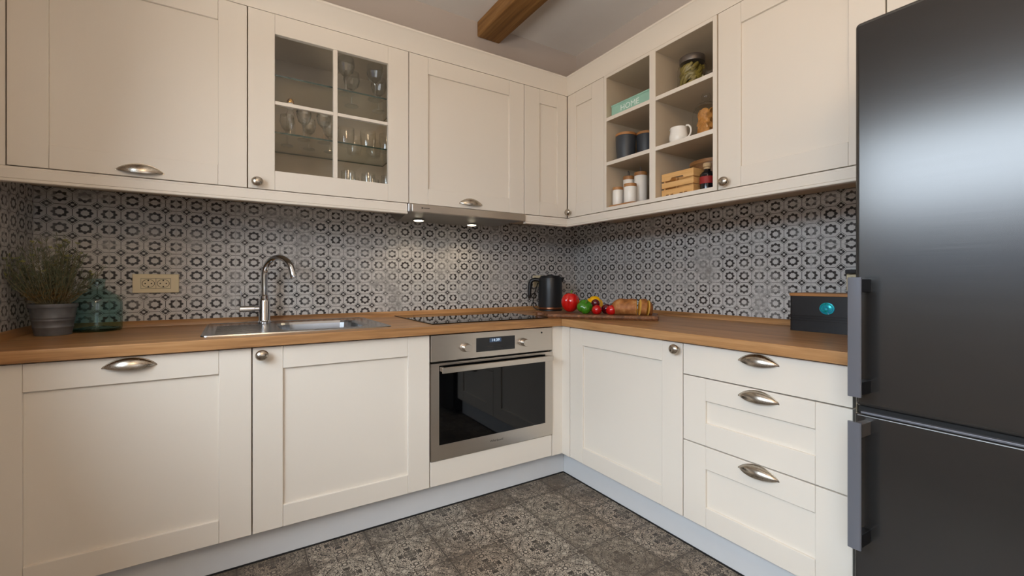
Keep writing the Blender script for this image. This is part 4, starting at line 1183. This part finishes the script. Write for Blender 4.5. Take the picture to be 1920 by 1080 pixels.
for i, (x, y, lb) in enumerate(((-1.480, -.262, 'first from left in front'), (-1.396, -.262, 'second from left in front'), (-1.312, -.262, 'third from left in front'), (-1.440, -.160, 'left one of back row'), (-1.352, -.160, 'right one of back row'))):
    drink('highball_glass', tumbler(.112, .030), x, y, ZS0, f'tall straight glass on the cabinet floor, {lb}', 'glass', 'tall glasses on cabinet floor')
for i, (x, y, z, lb) in enumerate(((-1.690, -.20, ZS0, 'at left'), (-1.605, -.20, ZS0, 'next to the divider'))):
    drink('dessert_glass', [(.030, 0), (.030, .002), (.006, .005), (.006, .03), (.02, .04), (.040, .075), (.042, .085), (.040, .085), (.018, .043), (.001, .04)], x, y, z, f'footed dessert glass low in the glass cabinet {lb}', 'glass', 'dessert glasses')
tx, ty = -1.704, -.296  # bottle shape standing in for a lamp reflection in the glass door
o = thing('reflection_bottle', 'bottle-shaped stand-in for a gold and white reflection in left pane', 'bottle', (tx, ty, ZS2))
bm = BM(); lathe(bm, [(.014, .0005), (.017, .003), (.017, .078), (.010, .092), (.0095, .100)], (tx, ty, ZS2), 24); link('body', bm, M['clear'], o)
bm = BM(); lathe(bm, [(.0102, .1002), (.0110, .102), (.0110, .121), (.0100, .123)], (tx, ty, ZS2), 24); link('neck', bm, M['porcelain'], o)
bm = BM(); lathe(bm, [(.0115, .1232), (.0125, .125), (.0125, .132), (.006, .141), (.001, .142)], (tx, ty, ZS2), 24); link('cap', bm, simple('gold_glint_cap', rgb(210, 160, 80), .25, 1.), o)

# ------------------------------------------------------------------ light
W = bpy.data.worlds.new('World'); SC.world = W; W.use_nodes = True
W.node_tree.nodes['Background'].inputs[0].default_value = (.55, .68, 1, 1); W.node_tree.nodes['Background'].inputs[1].default_value = .4
def area(name, loc, rot, sx, sy, power, col):
    l = bpy.data.lights.new(name, 'AREA'); l.shape = 'RECTANGLE'; l.size = sx; l.size_y = sy; l.energy = power; l.color = col
    o = bpy.data.objects.new(name, l); COL.objects.link(o); o.location = loc; o.rotation_euler = rot
    return o
SKYX = -4.4
area('sky_daylight', (SKYX, -2.95, 2.9), (0, -PI / 2 + .34, 0), 2.7, 6.2, 640., (.76, .88, 1.))
area('ground_bounce_fill', (-4.2, -2.0, -.1), (0, -PI / 2 - .6, 0), 2.2, 5.2, 360., (1., .95, .88))  # added area light aimed up through the side window to brighten the ceiling
area('rear_fill_light', ((RX0 + RX1) / 2, YF - .215, (RZ0 + RZ1) / 2), (PI / 2, 0, 0), RX1 - RX0 + .1, RZ1 - RZ0 + .1, 8., (.97, .98, 1.))  # added fill light at the rear opening
def spot(name, loc, tgt, power, col, size, blend, rad):
    l = bpy.data.lights.new(name, 'SPOT'); l.energy = power; l.color = col; l.spot_size = size; l.spot_blend = blend; l.shadow_soft_size = rad
    o = bpy.data.objects.new(name, l); COL.objects.link(o); o.location = loc
    o.rotation_euler = (Vector(tgt) - Vector(loc)).to_track_quat('-Z', 'Y').to_euler()
for x, y in ((-1.137, -.178), (-.845, -.165)):
    spot('hood_lamp_light', (x, y, 1.207), (x + .02, y + .05, .75), 1.3, (1, .80, .55), math.radians(130), .6, .02)
for x, y in ((-2.05, -2.75), (-2.0, -3.5)):
    l = bpy.data.lights.new('ceiling_lamp', 'POINT'); l.shadow_soft_size = .12; l.energy = 12.; l.color = (1, .74, .48)
    o = bpy.data.objects.new('ceiling_lamp', l); COL.objects.link(o); o.location = (x, y, 2.12)

# ------------------------------------------------------------------ camera
cam = bpy.data.cameras.new('Camera'); co = bpy.data.objects.new('Camera', cam); COL.objects.link(co)
cam.sensor_width = 36; cam.sensor_fit = 'HORIZONTAL'; cam.lens = 36 * 830.84 / 1920; cam.shift_y = -14.58 / 1920; cam.clip_start = .05
co.location = (-1.8938, -2.2234, .9298); co.rotation_euler = (PI / 2, 0, -math.radians(32.1935))
SC.camera = co
vs = SC.view_settings; vs.view_transform = 'Standard'; vs.look = 'None'; vs.gamma = 1; vs.exposure = 0.07; vs.use_curve_mapping = False
SC.cycles.use_denoising = True
SC.cycles.max_bounces = 10; SC.cycles.transparent_max_bounces = 40; SC.cycles.glossy_bounces = 5
SC.cycles.sample_clamp_indirect = 6.
